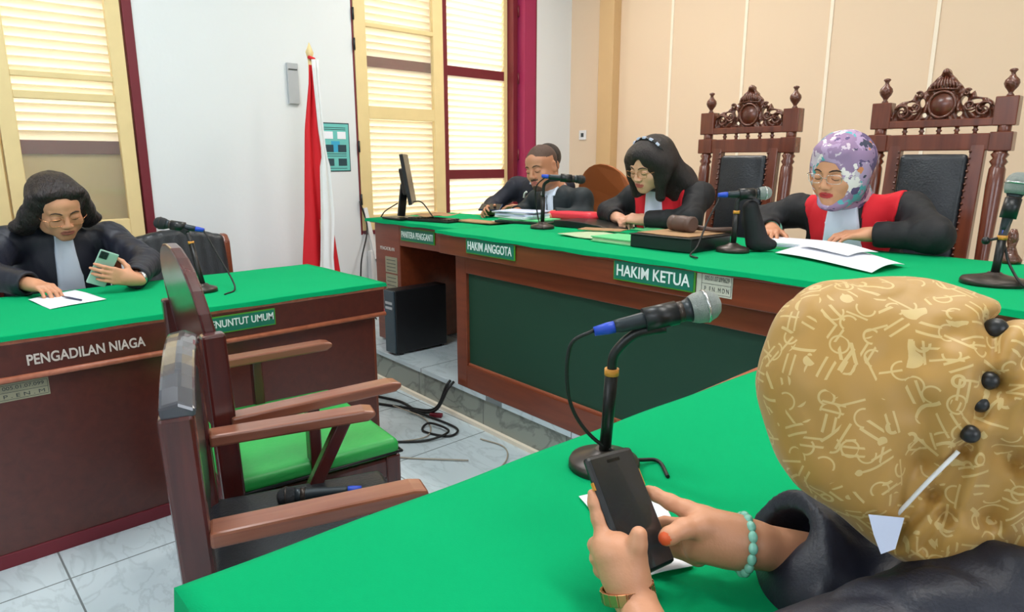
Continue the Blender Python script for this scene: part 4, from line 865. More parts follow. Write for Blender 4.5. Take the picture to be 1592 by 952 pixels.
# ------------------------------------------------------------------ people
def view_point(px, py, F):
    """point at optical depth F (metres) along the photo ray; used only to read positions off the photo"""
    u = (px-796)/FPX*F; v = (py-476)/FPX*F; hf = F*math.cos(PITCH)-v*math.sin(PITCH); dn = F*math.sin(PITCH)+v*math.cos(PITCH)
    return V((-math.sin(YAW)*hf+math.cos(YAW)*u, math.cos(YAW)*hf+math.sin(YAW)*u, CAM_H-dn))
def head_frame(fwd, roll=0):
    f = V(fwd).normalized(); r = f.cross(V((0, 0, 1))).normalized(); u = r.cross(f)
    R = Matrix((r, f, u)).transposed()
    return R @ Matrix.Rotation(math.radians(roll), 3, 'Y')
class Head:
    def __init__(s, c, fwd, roll=0, sc=1.0, wide=1.0): s.c = V(c); s.R = head_frame(fwd, roll); s.s = sc; s.w = wide
    def p(s, x, y, z): return s.c+s.R @ V((x*s.s*s.w, y*s.s, z*s.s))
    def loc(s, P): return (P-np.array(s.c, np.float32))@np.array(s.R, np.float32)/s.s/np.array([s.w, 1, 1], np.float32)
    def e(s, f, c, r, k=.012, mode='u', rot=None):
        R = s.R @ rot if rot else s.R; f.ell(s.p(*c), [r[0]*s.s*s.w, r[1]*s.s, r[2]*s.s], R, k, mode)
    def r(s, f, a, b, r1, r2=None, k=.01, mode='u'): f.rc(s.p(*a), s.p(*b), r1*s.s, (r1 if r2 is None else r2)*s.s, k, mode)
    def build(s, f, nk, mouth_open=False, ears=True, nose=1.0):
        s.e(f, (0, -.014, .035), (.076, .094, .086), .02); s.e(f, (0, .022, -.025), (.062, .068, .075), .03)
        s.e(f, (0, .040, .042), (.060, .050, .046), .02); s.e(f, (0, .046, -.070), (.044, .040, .036), .03); s.r(f, (-.008, .070, -.095), (.008, .070, -.095), .018, k=.025)
        for q in (-1, 1):
            s.e(f, (q*.038, .056, -.030), (.025, .024, .024), .022); s.r(f, (q*.012, .084, .024), (q*.046, .070, .022), .0085, .006, .014)
            s.e(f, (q*.030, .094, .003), (.017, .013, .0105), .014, 's'); s.e(f, (q*.031, .076, .000), (.0165, .0135, .0125), .006)
            s.e(f, (q*.050, .01, -.065), (.02, .035, .03), .03)
            if ears:
                rot = Matrix.Rotation(q*.35, 3, 'Z'); s.e(f, (q*.077, -.012, -.006), (.007, .019, .031), .008, rot=rot); s.e(f, (q*.083, -.008, -.002), (.005, .010, .016), .006, 's', rot)
        s.r(f, (0, .086, .020), (0, .104, -.024), .0075*nose, .0105*nose, .012); s.e(f, (0, .104, -.030), (.0125*nose, .011, .0095), .008)
        for q in (-1, 1): s.e(f, (q*.0125*nose, .096, -.033), (.0085, .011, .008), .007); s.e(f, (q*.007, .103, -.041), (.0035, .005, .003), .003, 's')
        s.e(f, (0, .080, -.062), (.028, .016, .020), .012)
        s.r(f, (-.019, .084, -.0595), (-.004, .094, -.057), .0045, .0062, .005); s.r(f, (.019, .084, -.0595), (.004, .094, -.057), .0045, .0062, .005); s.r(f, (-.013, .089, -.068), (.013, .089, -.068), .0068, k=.005)
        s.r(f, (-.019, .0965, -.0628), (.019, .0965, -.0628), .0024, k=.003, mode='s')
        f.rc(s.p(0, -.02, -.05), V(nk)+V((0, 0, .0)), .056*s.s, .062*s.s, .03)
    def region(s, c, mats=('skin', 'lip')):
        L = s.loc(c); lx, ly, lz = np.abs(L[:, 0]), L[:, 1], L[:, 2]
        m = np.zeros(len(c), np.int32); m[((lx/.0245)**2+((lz+.0635)/.0115)**2 < 1) & (ly > .078) & (ly < .115)] = 1
        return m
    def surf(s, f, x, z, y0=.13):
        """point on the skin found walking in from the front"""
        o = s.p(x, y0, z); d = s.p(x, y0-1, z)-o; d = d/s.s
        for k in range(400):
            q = o+d*(k*.0005); i = [(q[a]-f.lo[a])/f.h for a in range(3)]; j = [int(v) for v in i]
            if any(j[a] < 0 or j[a] >= f.n[a]-1 for a in range(3)): continue
            t = [i[a]-j[a] for a in range(3)]; v = 0
            for a in (0, 1):
                for b in (0, 1):
                    for c in (0, 1): v += f.d[j[0]+a, j[1]+b, j[2]+c]*(t[0] if a else 1-t[0])*(t[1] if b else 1-t[1])*(t[2] if c else 1-t[2])
            if v < 0: return q
        return s.p(x, .08, z)
    def face_lines(s, f, t, brow='brow', glasses=None, gold='gold', lens=True):
        out = s.R @ V((0, 1, 0))
        for q in (-1, 1):
            pts = [s.surf(f, q*x, z)+out*.0003 for x, z in ((.013, .022), (.022, .0265), (.034, .0275), (.044, .0235), (.050, .018))]
            MB().tube(pts, [.0022, .0030, .0029, .0022, .001], 7).build('eyebrow', M[brow], t)
            pts = [s.surf(f, q*x, z)+out*.0002 for x, z in ((.015, -.002), (.022, -.0062), (.030, -.0082), (.039, -.0065), (.047, -.001))]
            MB().tube(pts, [.0008, .0014, .0018, .0016, .001], 6).build('eyelashes', M['brow'], t)
        if glasses:
            g = bpy.data.objects.new('eyeglasses', None); C.objects.link(g); g.parent = t; ORG[g.name] = org(t)
            zc = glasses; y = s.loc(np.array([list(s.surf(f, .031, zc))], np.float32))[0][1]+.014
            ys = max(y, .098)
            for q in (-1, 1):
                n = 24; pts = []
                for k in range(n+1):
                    a = 2*math.pi*k/n; cx_, sx_ = math.cos(a), math.sin(a); pw = .55
                    pts.append(s.p(q*.033+.024*abs(cx_)**pw*(1 if cx_ > 0 else -1), ys-.006*abs(cx_) if q*cx_ > 0 else ys, zc+.0155*abs(sx_)**pw*(1 if sx_ > 0 else -1)))
                MB().tube(pts, .0011, 6, False).build('rim', M[gold], g)
                MB().tube([s.p(q*.057, ys-.006, zc+.006), s.p(q*.076, ys-.03, zc+.006), s.p(q*.082, -.005, zc+.004)], .0012, 6).build('temple', M[gold], g)
            MB().tube([s.p(-.0095, ys, zc+.003), s.p(0, ys+.003, zc+.005), s.p(.0095, ys, zc+.003)], .0012, 6).build('bridge', M[gold], g)
def ortho(D, N):
    D = V(D).normalized(); N = V(N); N = (N-D*N.dot(D)).normalized(); return D, N
def hand(f, W, D, N, right, curl=(.35, .5, .35), spread=.05, sc=1.0, thumb=(.75, .6, .35), tcurl=.3, curls=None):
    """W wrist, D to the knuckles, N out of the palm"""
    D, N = ortho(D, N); T = (D.cross(N) if right else N.cross(D)); W = V(W); tips = []
    offs = (.029, .0095, -.0105, -.029); lens = ((.040, .025, .020), (.044, .028, .021), (.041, .026, .020), (.032, .020, .018)); up = (.084, .088, .083, .075)
    for i in range(4):
        B = W+(D*up[i]+T*offs[i])*sc
        f.rc(W+(T*offs[i]*.55+D*.012)*sc, B, .0135*sc, .0112*sc, .012)
        cu = curls[i] if curls else curl; a = 0; p = B; r = (.0094, .0086, .0077, .0062) if i < 3 else (.0082, .0074, .0067, .0056)
        for j in range(3):
            a += cu[j]; q = p+(D*math.cos(a)+N*math.sin(a)+T*(spread*(1.5-i)))*lens[i][j]*sc; f.rc(p, q, r[j]*sc, r[j+1]*sc, .0035 if j else .006); p = q
        tips.append(p)
    f.ell(W+(D*.045+N*.004)*sc, (.034*sc, .046*sc, .0155*sc), Matrix((T, D, N)).transposed(), .012)
    dirn = (T*thumb[0]+D*thumb[1]+N*thumb[2]).normalized(); p = W+(T*.018+D*.018)*sc; q = p+dirn*.040*sc
    f.rc(p, q, .0155*sc, .0122*sc, .012); bend = (D*.9+N*tcurl-T*.25*tcurl*2).normalized()
    d2 = (dirn*(1-tcurl)+bend*tcurl*1.2).normalized(); r_ = q+d2*.032*sc; f.rc(q, r_, .0112*sc, .0098*sc, .005); d3 = (d2*(1-tcurl)+bend*tcurl*1.4).normalized(); f.rc(r_, r_+d3*.025*sc, .0098*sc, .0072*sc, .004)
    tips.append(r_+d3*.02*sc); f.rc(W-D*.03*sc, W+D*.02*sc, .024*sc, .025*sc, .02); return tips
def person(label, nk, hip, shl, elb, wri, fwd, base, h=.0033, region_lo=None, region_hi=None):
    t = thing('person', base, label, 'person'); return t
def bounds(pts, pad):
    a = np.array([list(p) for p in pts]); return a.min(0)-pad, a.max(0)+pad
def robe_field(nk, chest, hip, S, E, W, knees=None, floor=0, h=.007, girth=1.0, cuff=.055, upper=.066, pad=.16, amp=.004, seed=1, sleeve=(.86, .86)):
    pts = [nk, chest, hip]+list(S)+list(E)+list(W)+([k for k in knees] if knees else []); lo, hi = bounds(pts, pad); lo[2] = max(lo[2], floor-.0)
    if knees: lo[2] = floor+.03
    f = Field(lo, hi, h); nk, chest, hip = V(nk), V(chest), V(hip); ax = (S[0]-S[1]).normalized(); up = (nk-hip).normalized(); fw = ax.cross(up).normalized(); R = Matrix((ax, fw, ax.cross(fw))).transposed()
    f.ell(chest, (.185*girth, .125*girth, .20), R, .05); f.ell((chest+hip)/2, (.175*girth, .135*girth, .20), R, .08); f.ell(hip, (.19*girth, .16*girth, .14), R, .08); f.rc(nk-V((0, 0, .055)), chest, .078, .12, .05)
    for i in range(2):
        f.rc(nk-V((0, 0, .035)), S[i], .050, .062, .05); f.rc(S[i], E[i], upper, upper*.92, .05); q = E[i]+(W[i]-E[i])*sleeve[i]; f.rc(E[i], q, upper*.86, cuff, .04)
        if knees: f.rc(hip, knees[i], .10, .085, .06); f.rc(knees[i], V((knees[i].x, knees[i].y, floor+.12)), .085, .10, .06)
    f.folds(amp, 40, seed, ridge=1.6)
    for i in range(2):
        if sleeve[i] < .3: continue
        dr = (W[i]-E[i]).normalized(); q = E[i]+(W[i]-E[i])*sleeve[i]+dr*.018; F3 = frame_z(dr)
        f.box(q+dr*.05, (cuff*1.25, cuff*1.25, .05), F3, .002, .002, 's'); f.rc(q-dr*.04, q+dr*.05, cuff*.66, cuff*.74, .004, 's')
    f.frame = (R, fw, ax, up); return f
def body_field(head, nk, chest, hip, S, E, W, h=.0035, pad=.13):
    pts = [head.c, nk, chest, hip]+list(S)+list(E)+list(W); lo, hi = bounds(pts, pad); f = Field(lo, hi, h)
    f.rc(chest, hip, .07, .07, .05); f.rc(nk-V((0, 0, .02)), chest, .056, .07, .04)
    for i in range(2): f.rc(nk-V((0, 0, .05)), S[i], .045, .045, .03); f.rc(S[i], E[i], .046, .036, .02); f.rc(E[i], W[i], .038, .0245, .02)
    return f
def panel(robe, name, m, t, fn, off=.006, lim=.125):
    """cloth layer following the robe, kept where fn(across, up, forward)>0 (metres)"""
    f = robe.copy(); P = f.grid()-np.array(robe.nk, np.float32); fw, ax, up = [np.array(list(q), np.float32) for q in (robe.fwv, robe.axv, robe.upv)]
    g = fn(P@ax, P@up, P@fw); g = np.minimum(g, lim-P@fw); f.d = np.maximum(robe.d-off, -g).astype(np.float32); f.d = np.maximum(f.d, -(robe.d+.012))
    return f.build(name, m, t)

# --- judge with headband --------------------------------------------------
def lips(head): return lambda c: head.region(c)
def seat_pose(robe, nk, S, front):
    robe.nk = V(nk); robe.axv = (S[1]-S[0]).normalized(); fr = V(front); robe.upv = V((0, 0, 1)); fr = fr-robe.axv*fr.dot(robe.axv); fr.z = 0; robe.fwv = fr.normalized(); return robe
HA = Head((-2.0, 2.79, 1.315), (-.10, -.88, -.36), -4, 1.0, 1.12)
t = thing('person', (-2.02, 3.0, .185), 'person in red-fronted black robe with long dark hair and headband, hands clasped on bench', 'person')
nk = V((-2.02, 2.945, 1.225)); chest = V((-2.03, 3.0, 1.02)); hip = V((-2.03, 3.12, .75)); S = [V((-2.22, 2.985, 1.15)), V((-1.825, 2.975, 1.17))]; E = [V((-2.335, 2.90, 1.065)), V((-1.775, 2.81, 1.065))]; W = [V((-2.20, 2.80, 1.05)), V((-2.0, 2.765, 1.052))]
f = body_field(HA, nk, chest, hip, S, E, W); HA.build(f, nk)
hand(f, W[0], (.85, -.42, -.05), (.25, -.1, -.9), True, (.6, .8, .5), .0, 1.0, (.3, .8, .3), .4)
hand(f, W[1], (-.95, -.12, .06), (-.1, .35, -.75), False, (.45, .7, .5), .02, 1.0, (.35, .8, .2), .3)
body = f.build('body', [M['skin'], mat('pink_lips', (186, 88, 84), .45)], t, lips(HA)); HA.face_lines(f, t, glasses=-.003)
KN = [V((-2.13, 2.72, .70)), V((-1.90, 2.72, .70))]
rb = seat_pose(robe_field(nk, chest, hip, S, E, W, [V((-2.14, 2.9, .66)), V((-1.90, 2.9, .66))], .185, girth=.98, seed=3, upper=.062, cuff=.048, amp=.005), nk, S, (0, -1, 0))
rb.build('robe', M['robe'], t)
panel(rb, 'red_front', M['red'], t, lambda a, b, c: np.minimum.reduce([.155-np.abs(a)-np.maximum(0, -b-.05)*.15, np.abs(a)-.022, c+.01, .07-b, b+.40]))
panel(rb, 'bib', M['bib'], t, lambda a, b, c: np.minimum.reduce([.038+np.maximum(0, -b)*.10-np.abs(a), c-.0, b+.36, .02-b]), .013)
f = Field(HA.c-V((.26, .2, .30)), HA.c+V((.30, .36, .2)), .0045)
HA.e(f, (0, -.024, .040), (.089, .106, .100), .02); HA.e(f, (0, .045, .070), (.070, .050, .048), .04)
for q in (-1, 1):
    a = HA.p(q*.072, .035, .035); b_ = HA.p(q*.080, .030, -.05); f.rc(a, b_, .026, .024, .05)
    f.rc(b_, b_+V((q*.01, .015, -.085)), .026, .024, .03); f.rc(HA.p(q*.07, -.02, .0), nk+V((q*.10, -.02, -.06)), .050, .036, .06)
f.rc(HA.p(0, -.09, .04), nk+V((.06, .02, .0)), .07, .075, .06); f.rc(HA.p(.03, -.08, .02), nk+V((.17, .02, -.03)), .06, .045, .05); f.rc(nk+V((.05, .05, 0)), nk+V((.05, .10, -.22)), .10, .09, .05)
HA.e(f, (0, .120, -.055), (.056, .075, .078), .006, 's'); HA.e(f, (-.014, .125, .022), (.022, .06, .060), .014, 's')
f.folds(.0032, 120, 5, (1, 1, .12)); f.build('hair', M['hair'], t)
pts = [HA.p(.088*math.sin(a), -.012+.012*math.cos(a), .042+.0985*math.cos(a)) for a in [(-1.2+2.4*k/12) for k in range(13)]]
hb = MB().tube(pts, .006, 8).build('headband', M['black'], t)
for k in range(2, 11, 2):
    d = (pts[min(k+1, 12)]-pts[k-1]).normalized(); MB().beam(pts[k]-d*.010+(pts[k]-HA.c).normalized()*.004, pts[k]+d*.010+(pts[k]-HA.c).normalized()*.004, .012, .012).build('stud', M['paperblue'], hb, .002)

# --- judge in lavender headscarf -------------------------------------------
HB = Head((-1.085, 2.78, 1.300), (-.14, -.93, -.25), -3, 1.08, 1.10)
t = thing('person', (-1.08, 3.0, .185), 'person in black robe with red front, lavender floral headscarf and glasses, reading papers', 'person')
nk = V((-1.09, 2.925, 1.175)); chest = V((-1.09, 2.98, 1.0)); hip = V((-1.08, 3.10, .75)); S = [V((-1.315, 2.96, 1.125)), V((-.87, 2.95, 1.15))]; E = [V((-1.49, 2.93, 1.07)), V((-.735, 2.80, 1.07))]; W = [V((-1.355, 2.80, 1.05)), V((-.945, 2.775, 1.062))]
f = body_field(HB, nk, chest, hip, S, E, W); HB.build(f, nk, ears=False)
hand(f, W[0], (.35, -.9, -.05), (.1, -.1, -1), True, (.25, .45, .3), .06, .95, (.75, .6, .3), .25)
hand(f, W[1], (-.80, -.55, -.04), (-.15, .1, -1), False, (.3, .55, .4), .05, .98, (.6, .75, .3), .3)
f.build('body', [M['skin2'], M['lip']], t, lips(HB)); HB.face_lines(f, t, glasses=-.001, gold='silver')
rb = seat_pose(robe_field(nk, chest, hip, S, E, W, [V((-1.2, 2.9, .66)), V((-.96, 2.9, .66))], .185, girth=1.0, seed=8, upper=.068, cuff=.050, amp=.005), nk, S, (0, -1, 0))
rb.build('robe', M['robe'], t)
panel(rb, 'red_front', M['red'], t, lambda a, b, c: np.minimum.reduce([.185-np.abs(a-.015)-np.maximum(0, -b-.02)*.25, np.where(a < 0, -a-.03, a-.075-b*.25*0), c+.05, .10-b, b+.33]))
panel(rb, 'bib', M['bib'], t, lambda a, b, c: np.minimum.reduce([.052+np.maximum(0, -b)*.14-np.abs(a-.005), c-.0, b+.36, .04-b]), .012)
MB().lathe([(.040, 0), (.042, .02)], W[0]-(V((.35, -.9, 0))*.045), (.35, -.9, -.05), 20).build('cuff', M['jade'], t)
f = Field(HB.c-V((.2, .2, .26)), HB.c+V((.2, .26, .18)), .0042)
HB.e(f, (0, -.022, .038), (.098, .114, .105), .02); HB.e(f, (0, .012, -.030), (.090, .066, .092), .04); HB.e(f, (0, .048, .085), (.062, .042, .038), .02)
f.rc(HB.p(0, -.03, -.06), nk+V((0, .0, .01)), .082, .086, .04); HB.e(f, (0, .05, -.105), (.050, .040, .03), .03)
HB.e(f, (0, .118, -.022), (.057, .075, .088), .006, 's')
f.folds(.0028, 70, 11, (1, 1, .8)); f.build('headscarf', M['floral'], t)

# --- clerk in dark robe and his neighbour -----------------------------------
HC = Head((-2.82, 2.87, 1.302), (.12, -.95, -.24), 6, 1.08, 1.0)
t = thing('person', (-2.84, 3.1, .185), 'bearded person with cropped hair in dark robe and white bib behind the desk microphone', 'person')
nk = V((-2.80, 2.98, 1.165)); chest = V((-2.79, 3.02, 1.0)); hip = V((-2.78, 3.10, .75)); S = [V((-2.98, 3.0, 1.10)), V((-2.60, 2.98, 1.12))]; E = [V((-3.07, 2.96, 1.02)), V((-2.55, 2.95, 1.02))]; W = [V((-2.96, 2.80, 1.035)), V((-2.66, 2.80, 1.035))]
f = body_field(HC, nk, chest, hip, S, E, W); HC.build(f, nk, nose=1.1)
hand(f, W[0], (.3, -.9, -.05), (.1, -.1, -1), True, (.3, .4, .3)); hand(f, W[1], (-.3, -.9, -.1), (0, -.1, -1), False, (.3, .4, .3))
def regC(c):
    L = HC.loc(c); m = HC.region(c); x, y, z = np.abs(L[:, 0]), L[:, 1], L[:, 2]
    m[(z > .055+.35*np.maximum(y-.02, 0)) & (y < .075-(z-.06)*.3)] = 2; m[(z > -.02-.0*y) & (y < -.02) & (x < .09)] = 2
    m[(((x/.03)**2+((z+.098)/.02)**2 < 1) & (y > .05)) & (m == 0)] = 2; m[(np.abs(z+.0475) < .0045) & (x < .024) & (y > .075) & (m == 0)] = 2
    return m
f.build('body', [M['skin3'], M['lipnat'], M['stubble']], t, regC); HC.face_lines(f, t)
rb = seat_pose(robe_field(nk, chest, hip, S, E, W, [V((-2.88, 2.9, .66)), V((-2.68, 2.9, .66))], .185, girth=.95, seed=21, upper=.058, cuff=.045), nk, S, (0, -1, 0)); rb.build('robe', M['robeteal'], t)
for a0 in (-.018, .030): panel(rb, 'bib_strip', M['bib'], t, lambda a, b, c, a0=a0: np.minimum.reduce([.017-np.abs(a-a0+b*.08), c-.02, b+.20, -.015-b]), .012)
panel(rb, 'collar', M['bib'], t, lambda a, b, c: np.minimum.reduce([.06-np.abs(a), c+.02, b+.03, .06-b]), .008)

HD = Head((-3.105, 3.20, 1.315), (.1, -.95, -.30), 0, 1.0, 1.0)
t = thing('person', (-3.18, 3.4, .185), 'person in dark sports jersey with grey sleeves, face hidden behind the bearded person', 'person')
nk = V((-3.16, 3.26, 1.22)); chest = V((-3.22, 3.28, 1.03)); hip = V((-3.2, 3.35, .75)); S = [V((-3.40, 3.22, 1.165)), V((-2.99, 3.25, 1.17))]; E = [V((-3.49, 3.07, 1.03)), V((-3.0, 3.10, 1.0))]; W = [V((-3.34, 2.93, 1.02)), V((-3.06, 2.97, 1.045))]
f = body_field(HD, nk, chest, hip, S, E, W); HD.build(f, nk)
hand(f, W[0], (.3, -.9, .1), (.7, .1, -.6), True, (.4, .5, .4)); hand(f, W[1], (-.85, -.4, .15), (-.1, -.2, -1), False, (.3, .4, .3))
f.build('body', [M['skin3'], M['lipnat']], t, lips(HD)); HD.face_lines(f, t)
g = Field(HD.c-V((.15, .15, .13)), HD.c+V((.15, .15, .15)), .005); HD.e(g, (0, -.028, .040), (.084, .096, .090), .02); HD.e(g, (0, .09, -.04), (.07, .07, .085), .006, 's'); g.folds(.002, 150, 2); g.build('hair', M['hair'], t)
rb = seat_pose(robe_field(nk, chest, hip, S, [E[0], E[1]], W, [V((-3.3, 3.1, .66)), V((-3.1, 3.1, .66))], .185, girth=.98, seed=33, upper=.062, cuff=.045), nk, S, (0, -1, 0)); rb.build('jersey', M['jersey'], t)
g = Field((-3.62, 2.95, .95), (-3.3, 3.35, 1.28), .006); g.rc(S[0]+V((-.022, 0, -.01)), E[0]+V((-.015, 0, 0)), .055, .052, .02); g.folds(.003, 60, 3, ridge=1); g.build('grey_sleeve', M['jerseysleeve'], t)
panel(rb, 'collar', M['bib'], t, lambda a, b, c: np.minimum.reduce([.065-np.abs(a+.01), c+.0, b+.035, .03-b]), .008)
m = MB().tube(spline([(-3.235, 3.125, 1.10), (-3.225, 3.122, 1.125), (-3.205, 3.12, 1.14)]), .007, 8); m.build('sleeve_mark', M['letter'], t)
t = thing('phone', (-3.27, 2.90, 1.02), 'dark blue phone held by the person in sports jersey', 'phone')
RP = Matrix.Rotation(math.radians(25), 3, 'Z') @ Matrix.Rotation(math.radians(30), 3, 'X')
MB().obox((-3.285, 2.875, 1.045), (.075, .037, .005), RP).build('case', mat('navy_case', (24, 44, 78), .4), t, .004)
MB().obox(V((-3.285, 2.875, 1.045))+RP @ V((0, 0, .0055)), (.070, .033, .0006), RP).build('screen', M['screen'], t)

# --- prosecutor -------------------------------------------------------------
HP = Head((-3.515, .562, 1.135), (.88, .10, -.42), 5, 1.05, 1.08)
t = thing('person', (-3.75, .58, 0), 'person in black robe with white bib and wavy dark hair, looking at a phone', 'person')
nk = V((-3.69, .575, 1.045)); chest = V((-3.74, .58, .86)); hip = V((-3.80, .58, .56)); S = [V((-3.68, .375, .985)), V((-3.68, .785, .975))]; E = [V((-3.52, .27, .87)), V((-3.42, .86, .875))]; W = [V((-3.30, .40, .845)), V((-3.145, .735, .848))]
S2 = S; f = body_field(HP, nk, chest, hip, S, E, W); HP.build(f, nk)
hand(f, W[0], (.88, .42, -.05), (.2, .1, -1), True, (.45, .6, .45), .03, .95, (.5, .8, .4), .4)
hand(f, W[1], (-.02, -.93, .30), (-1, 0, .1), False, (.12, .3, .3), .03, .92, (.8, .4, .5), .3)
f.build('body', [M['skin2'], M['lipnat']], t, lips(HP)); HP.face_lines(f, t, glasses=-.012, gold='gold')
rb = seat_pose(robe_field(nk, chest, hip, S, E, W, [V((-3.45, .47, .47)), V((-3.45, .69, .47))], 0, girth=1.06, seed=41, upper=.072, cuff=.055, amp=.006), nk, [S[0], S[1]], (1, 0, 0)); rb.build('robe', M['robenavy'], t)
panel(rb, 'bib', M['bib'], t, lambda a, b, c: np.minimum.reduce([.030+np.maximum(0, -b)*.09-np.abs(a+.0+b*.06), c, b+.30, .04-b])+.002*np.sin(a*500), .014)
f = Field(HP.c-V((.26, .22, .26)), HP.c+V((.2, .22, .18)), .0045)
HP.e(f, (0, -.026, .042), (.094, .106, .098), .02); HP.e(f, (0, .02, .095), (.055, .05, .035), .03)
for q in (-1, 1):
    f.rc(HP.p(q*.075, .0, .05), HP.p(q*.090, -.015, -.035), .036, .040, .02); f.rc(HP.p(q*.090, -.02, -.03), HP.p(q*.105, -.05, -.10), .044, .036, .03); f.ell(HP.p(q*.125, -.04, -.085), (.042, .038, .03), None, .02)
    HP.e(f, (q*.045, .040, .092), (.040, .030, .022), .02)
f.rc(HP.p(0, -.09, .03), HP.p(0, -.10, -.10), .085, .075, .05)
HP.e(f, (0, .112, -.022), (.059, .062, .092), .012, 's'); HP.e(f, (.004, .105, .045), (.044, .05, .048), .015, 's')
f.folds(.005, 110, 15, (1, 1, .6)); f.build('hair', M['hairbrown'], t)
MB().lathe([(.027, 0), (.029, .006), (.027, .012)], W[1]+V((-.01, .03, .0)), (-.3, .85, .1), 20).build('wristwatch', M['silver'], t)
t = thing('phone', (-3.18, .64, .86), 'pale green phone with camera bump in the hand of the prosecutor', 'phone')
Lp = V((.02, .062, .13)).normalized(); Rp = (V((-.03, .9, -.25))); Rp = (Rp-Lp*Rp.dot(Lp)).normalized(); Np = Rp.cross(Lp); RP = Matrix((Rp, Lp, Np)).transposed(); pc = V((-3.175, .632, .902))
MB().obox(pc, (.037, .075, .0042), RP).build('case', M['phoneback'], t, .008)
MB().obox(pc+RP @ V((-.017, .055, .0055)), (.0155, .0155, .0016), RP).build('camera_bump', M['micbody'], t, .003)
m = MB()
for a, b in ((-.024, .062), (-.024, .047), (-.010, .055)): m.tube([pc+RP @ V((a, b, .006)), pc+RP @ V((a, b, .009))], .006, 12)
m.build('camera_lens', M['black'], t)
MB().obox(pc+RP @ V((0, 0, -.0048)), (.034, .072, .0006), RP).build('screen', M['screen'], t)

# --- woman in gold headscarf, foreground ------------------------------------
vp = view_point
t = thing('person', (-.05, .9, 0), 'person in gold patterned headscarf and black robe in the foreground, typing on a phone', 'person')
HG = Head(vp(1395, 650, .77), (-.80, -.28, -.52), 0, 1.05, 1.0)
nk = vp(1530, 850, .80); chest = nk+V((.06, .01, -.16)); hip = V((.10, .93, .52)); S = [vp(1500, 895, 1.0), vp(1540, 960, .70)]; E = [vp(1390, 900, .93), vp(1070, 1130, .66)]; W = [vp(1168, 846, .86), vp(984, 925, .805)]
f = Field((-.62, .42, .76), (-.02, 1.15, 1.20), .0026)
Head(vp(1395, 650, .77), (-.80, -.28, -.52), 0, .96, .97).build(f, nk, ears=False); f.rc(nk, chest, .06, .09, .03)
for i in range(2): f.rc(nk-V((0, 0, .04)), S[i], .045, .045, .02); f.rc(S[i], E[i], .045, .038, .02)
f.rc(E[1], W[1], .034, .0235, .01); f.rc(E[0], W[0], .040, .0275, .01)
def chain(pts, rs, k=.004):
    for a, b, r1, r2 in zip(pts, pts[1:], rs, rs[1:]): f.rc(vp(*a), vp(*b), r1, r2, k)
# left hand: back of the hand toward the camera, index laid along the phone edge, thumb on the screen
chain([(984, 925, .805), (972, 895, .805), (958, 862, .81)], [.0235, .026, .027], .012)
chain([(972, 900, .805), (940, 850, .818)], [.022, .0155], .012); chain([(978, 905, .80), (985, 868, .797)], [.020, .0155], .012)
chain([(948, 862, .818), (940, 836, .822), (931, 806, .83), (924, 782, .834), (921, 768, .836)], [.0135, .0112, .0092, .0078, .0062], .006)
chain([(985, 872, .797), (990, 848, .792), (993, 832, .79)], [.0145, .0118, .0102], .006)
for q, dx, dy in ((0, 0, 0), (1, 3, 20), (2, 9, 38)):
    chain([(945+dx, 862+dy, .83), (926+dx, 848+dy, .84), (936+dx, 836+dy, .862), (962+dx, 842+dy, .868), (980+dx, 850+dy, .866)], [.013, .0098, .009, .0082, .007], .004)
# right hand: thumb over the screen, index under the far edge
chain([(1168, 846, .86), (1135, 842, .86), (1100, 832, .862)], [.0275, .029, .027], .015); chain([(1140, 830, .858), (1090, 812, .862)], [.022, .020], .015); chain([(1140, 855, .865), (1085, 852, .868)], [.02, .019], .015)
chain([(1118, 822, .855), (1090, 818, .848), (1062, 822, .838), (1040, 834, .828), (1034, 838, .826)], [.019, .0150, .0120, .0105, .0080], .007)
chain([(1095, 805, .868), (1068, 793, .872), (1042, 781, .878), (1018, 769, .888), (1008, 763, .892)], [.0145, .0118, .0100, .0086, .0070], .006)
for q, dx, dy in ((0, 0, 0), (1, -2, 20), (2, -4, 38)):
    chain([(1088+dx, 826+dy, .878), (1060+dx, 818+dy, .893), (1034+dx, 814+dy, .900), (1010+dx, 816+dy, .898)], [.0145, .0105, .0092, .0075], .004)
tipT = vp(1034, 838, .826)
def regG(c):
    m = HG.region(c); d = np.linalg.norm(c-np.array(vp(1031, 840, .818), np.float32), axis=1); m[d < .0095] = 2; return m
f.build('body', [M['skin2'], M['lipnat'], M['nail']], t, regG)
rb = seat_pose(robe_field(nk, chest, hip, S, E, [W[0]+V((0, 0, .004)), W[1]], [V((-.12, .80, .50)), V((-.12, 1.0, .50))], 0, h=.0065, girth=1.0, seed=52, upper=.075, cuff=.078, amp=.007, sleeve=(.70, .05)), nk, S[::-1], (-1, 0, 0))
rb.rc(vp(1270, 925, .85), vp(1420, 940, .84), .062, .075, .05); rb.rc(vp(1420, 900, .86), vp(1560, 900, .82), .06, .07, .05)
rb.build('robe', M['robenavy'], t)
g = Field(vp(1395, 650, .77)-V((.26, .26, .26)), vp(1395, 650, .77)+V((.34, .34, .22)), .0042)
HG.e(g, (0, -.025, .030), (.104, .125, .104), .03); HG.e(g, (0, .045, .060), (.088, .070, .070), .05); HG.e(g, (0, .022, -.045), (.084, .072, .100), .05)
g.rc(vp(1262, 520, .745), vp(1266, 600, .74), .036, .037, .07); g.rc(vp(1266, 600, .74), vp(1292, 700, .735), .037, .040, .05); g.rc(vp(1292, 700, .735), vp(1368, 775, .73), .040, .034, .05); g.rc(vp(1310, 505, .755), vp(1400, 500, .76), .045, .045, .04); g.rc(vp(1600, 680, .78), vp(1650, 820, .80), .09, .09, .04); g.rc(vp(1480, 735, .735), vp(1530, 790, .76), .05, .06, .04)
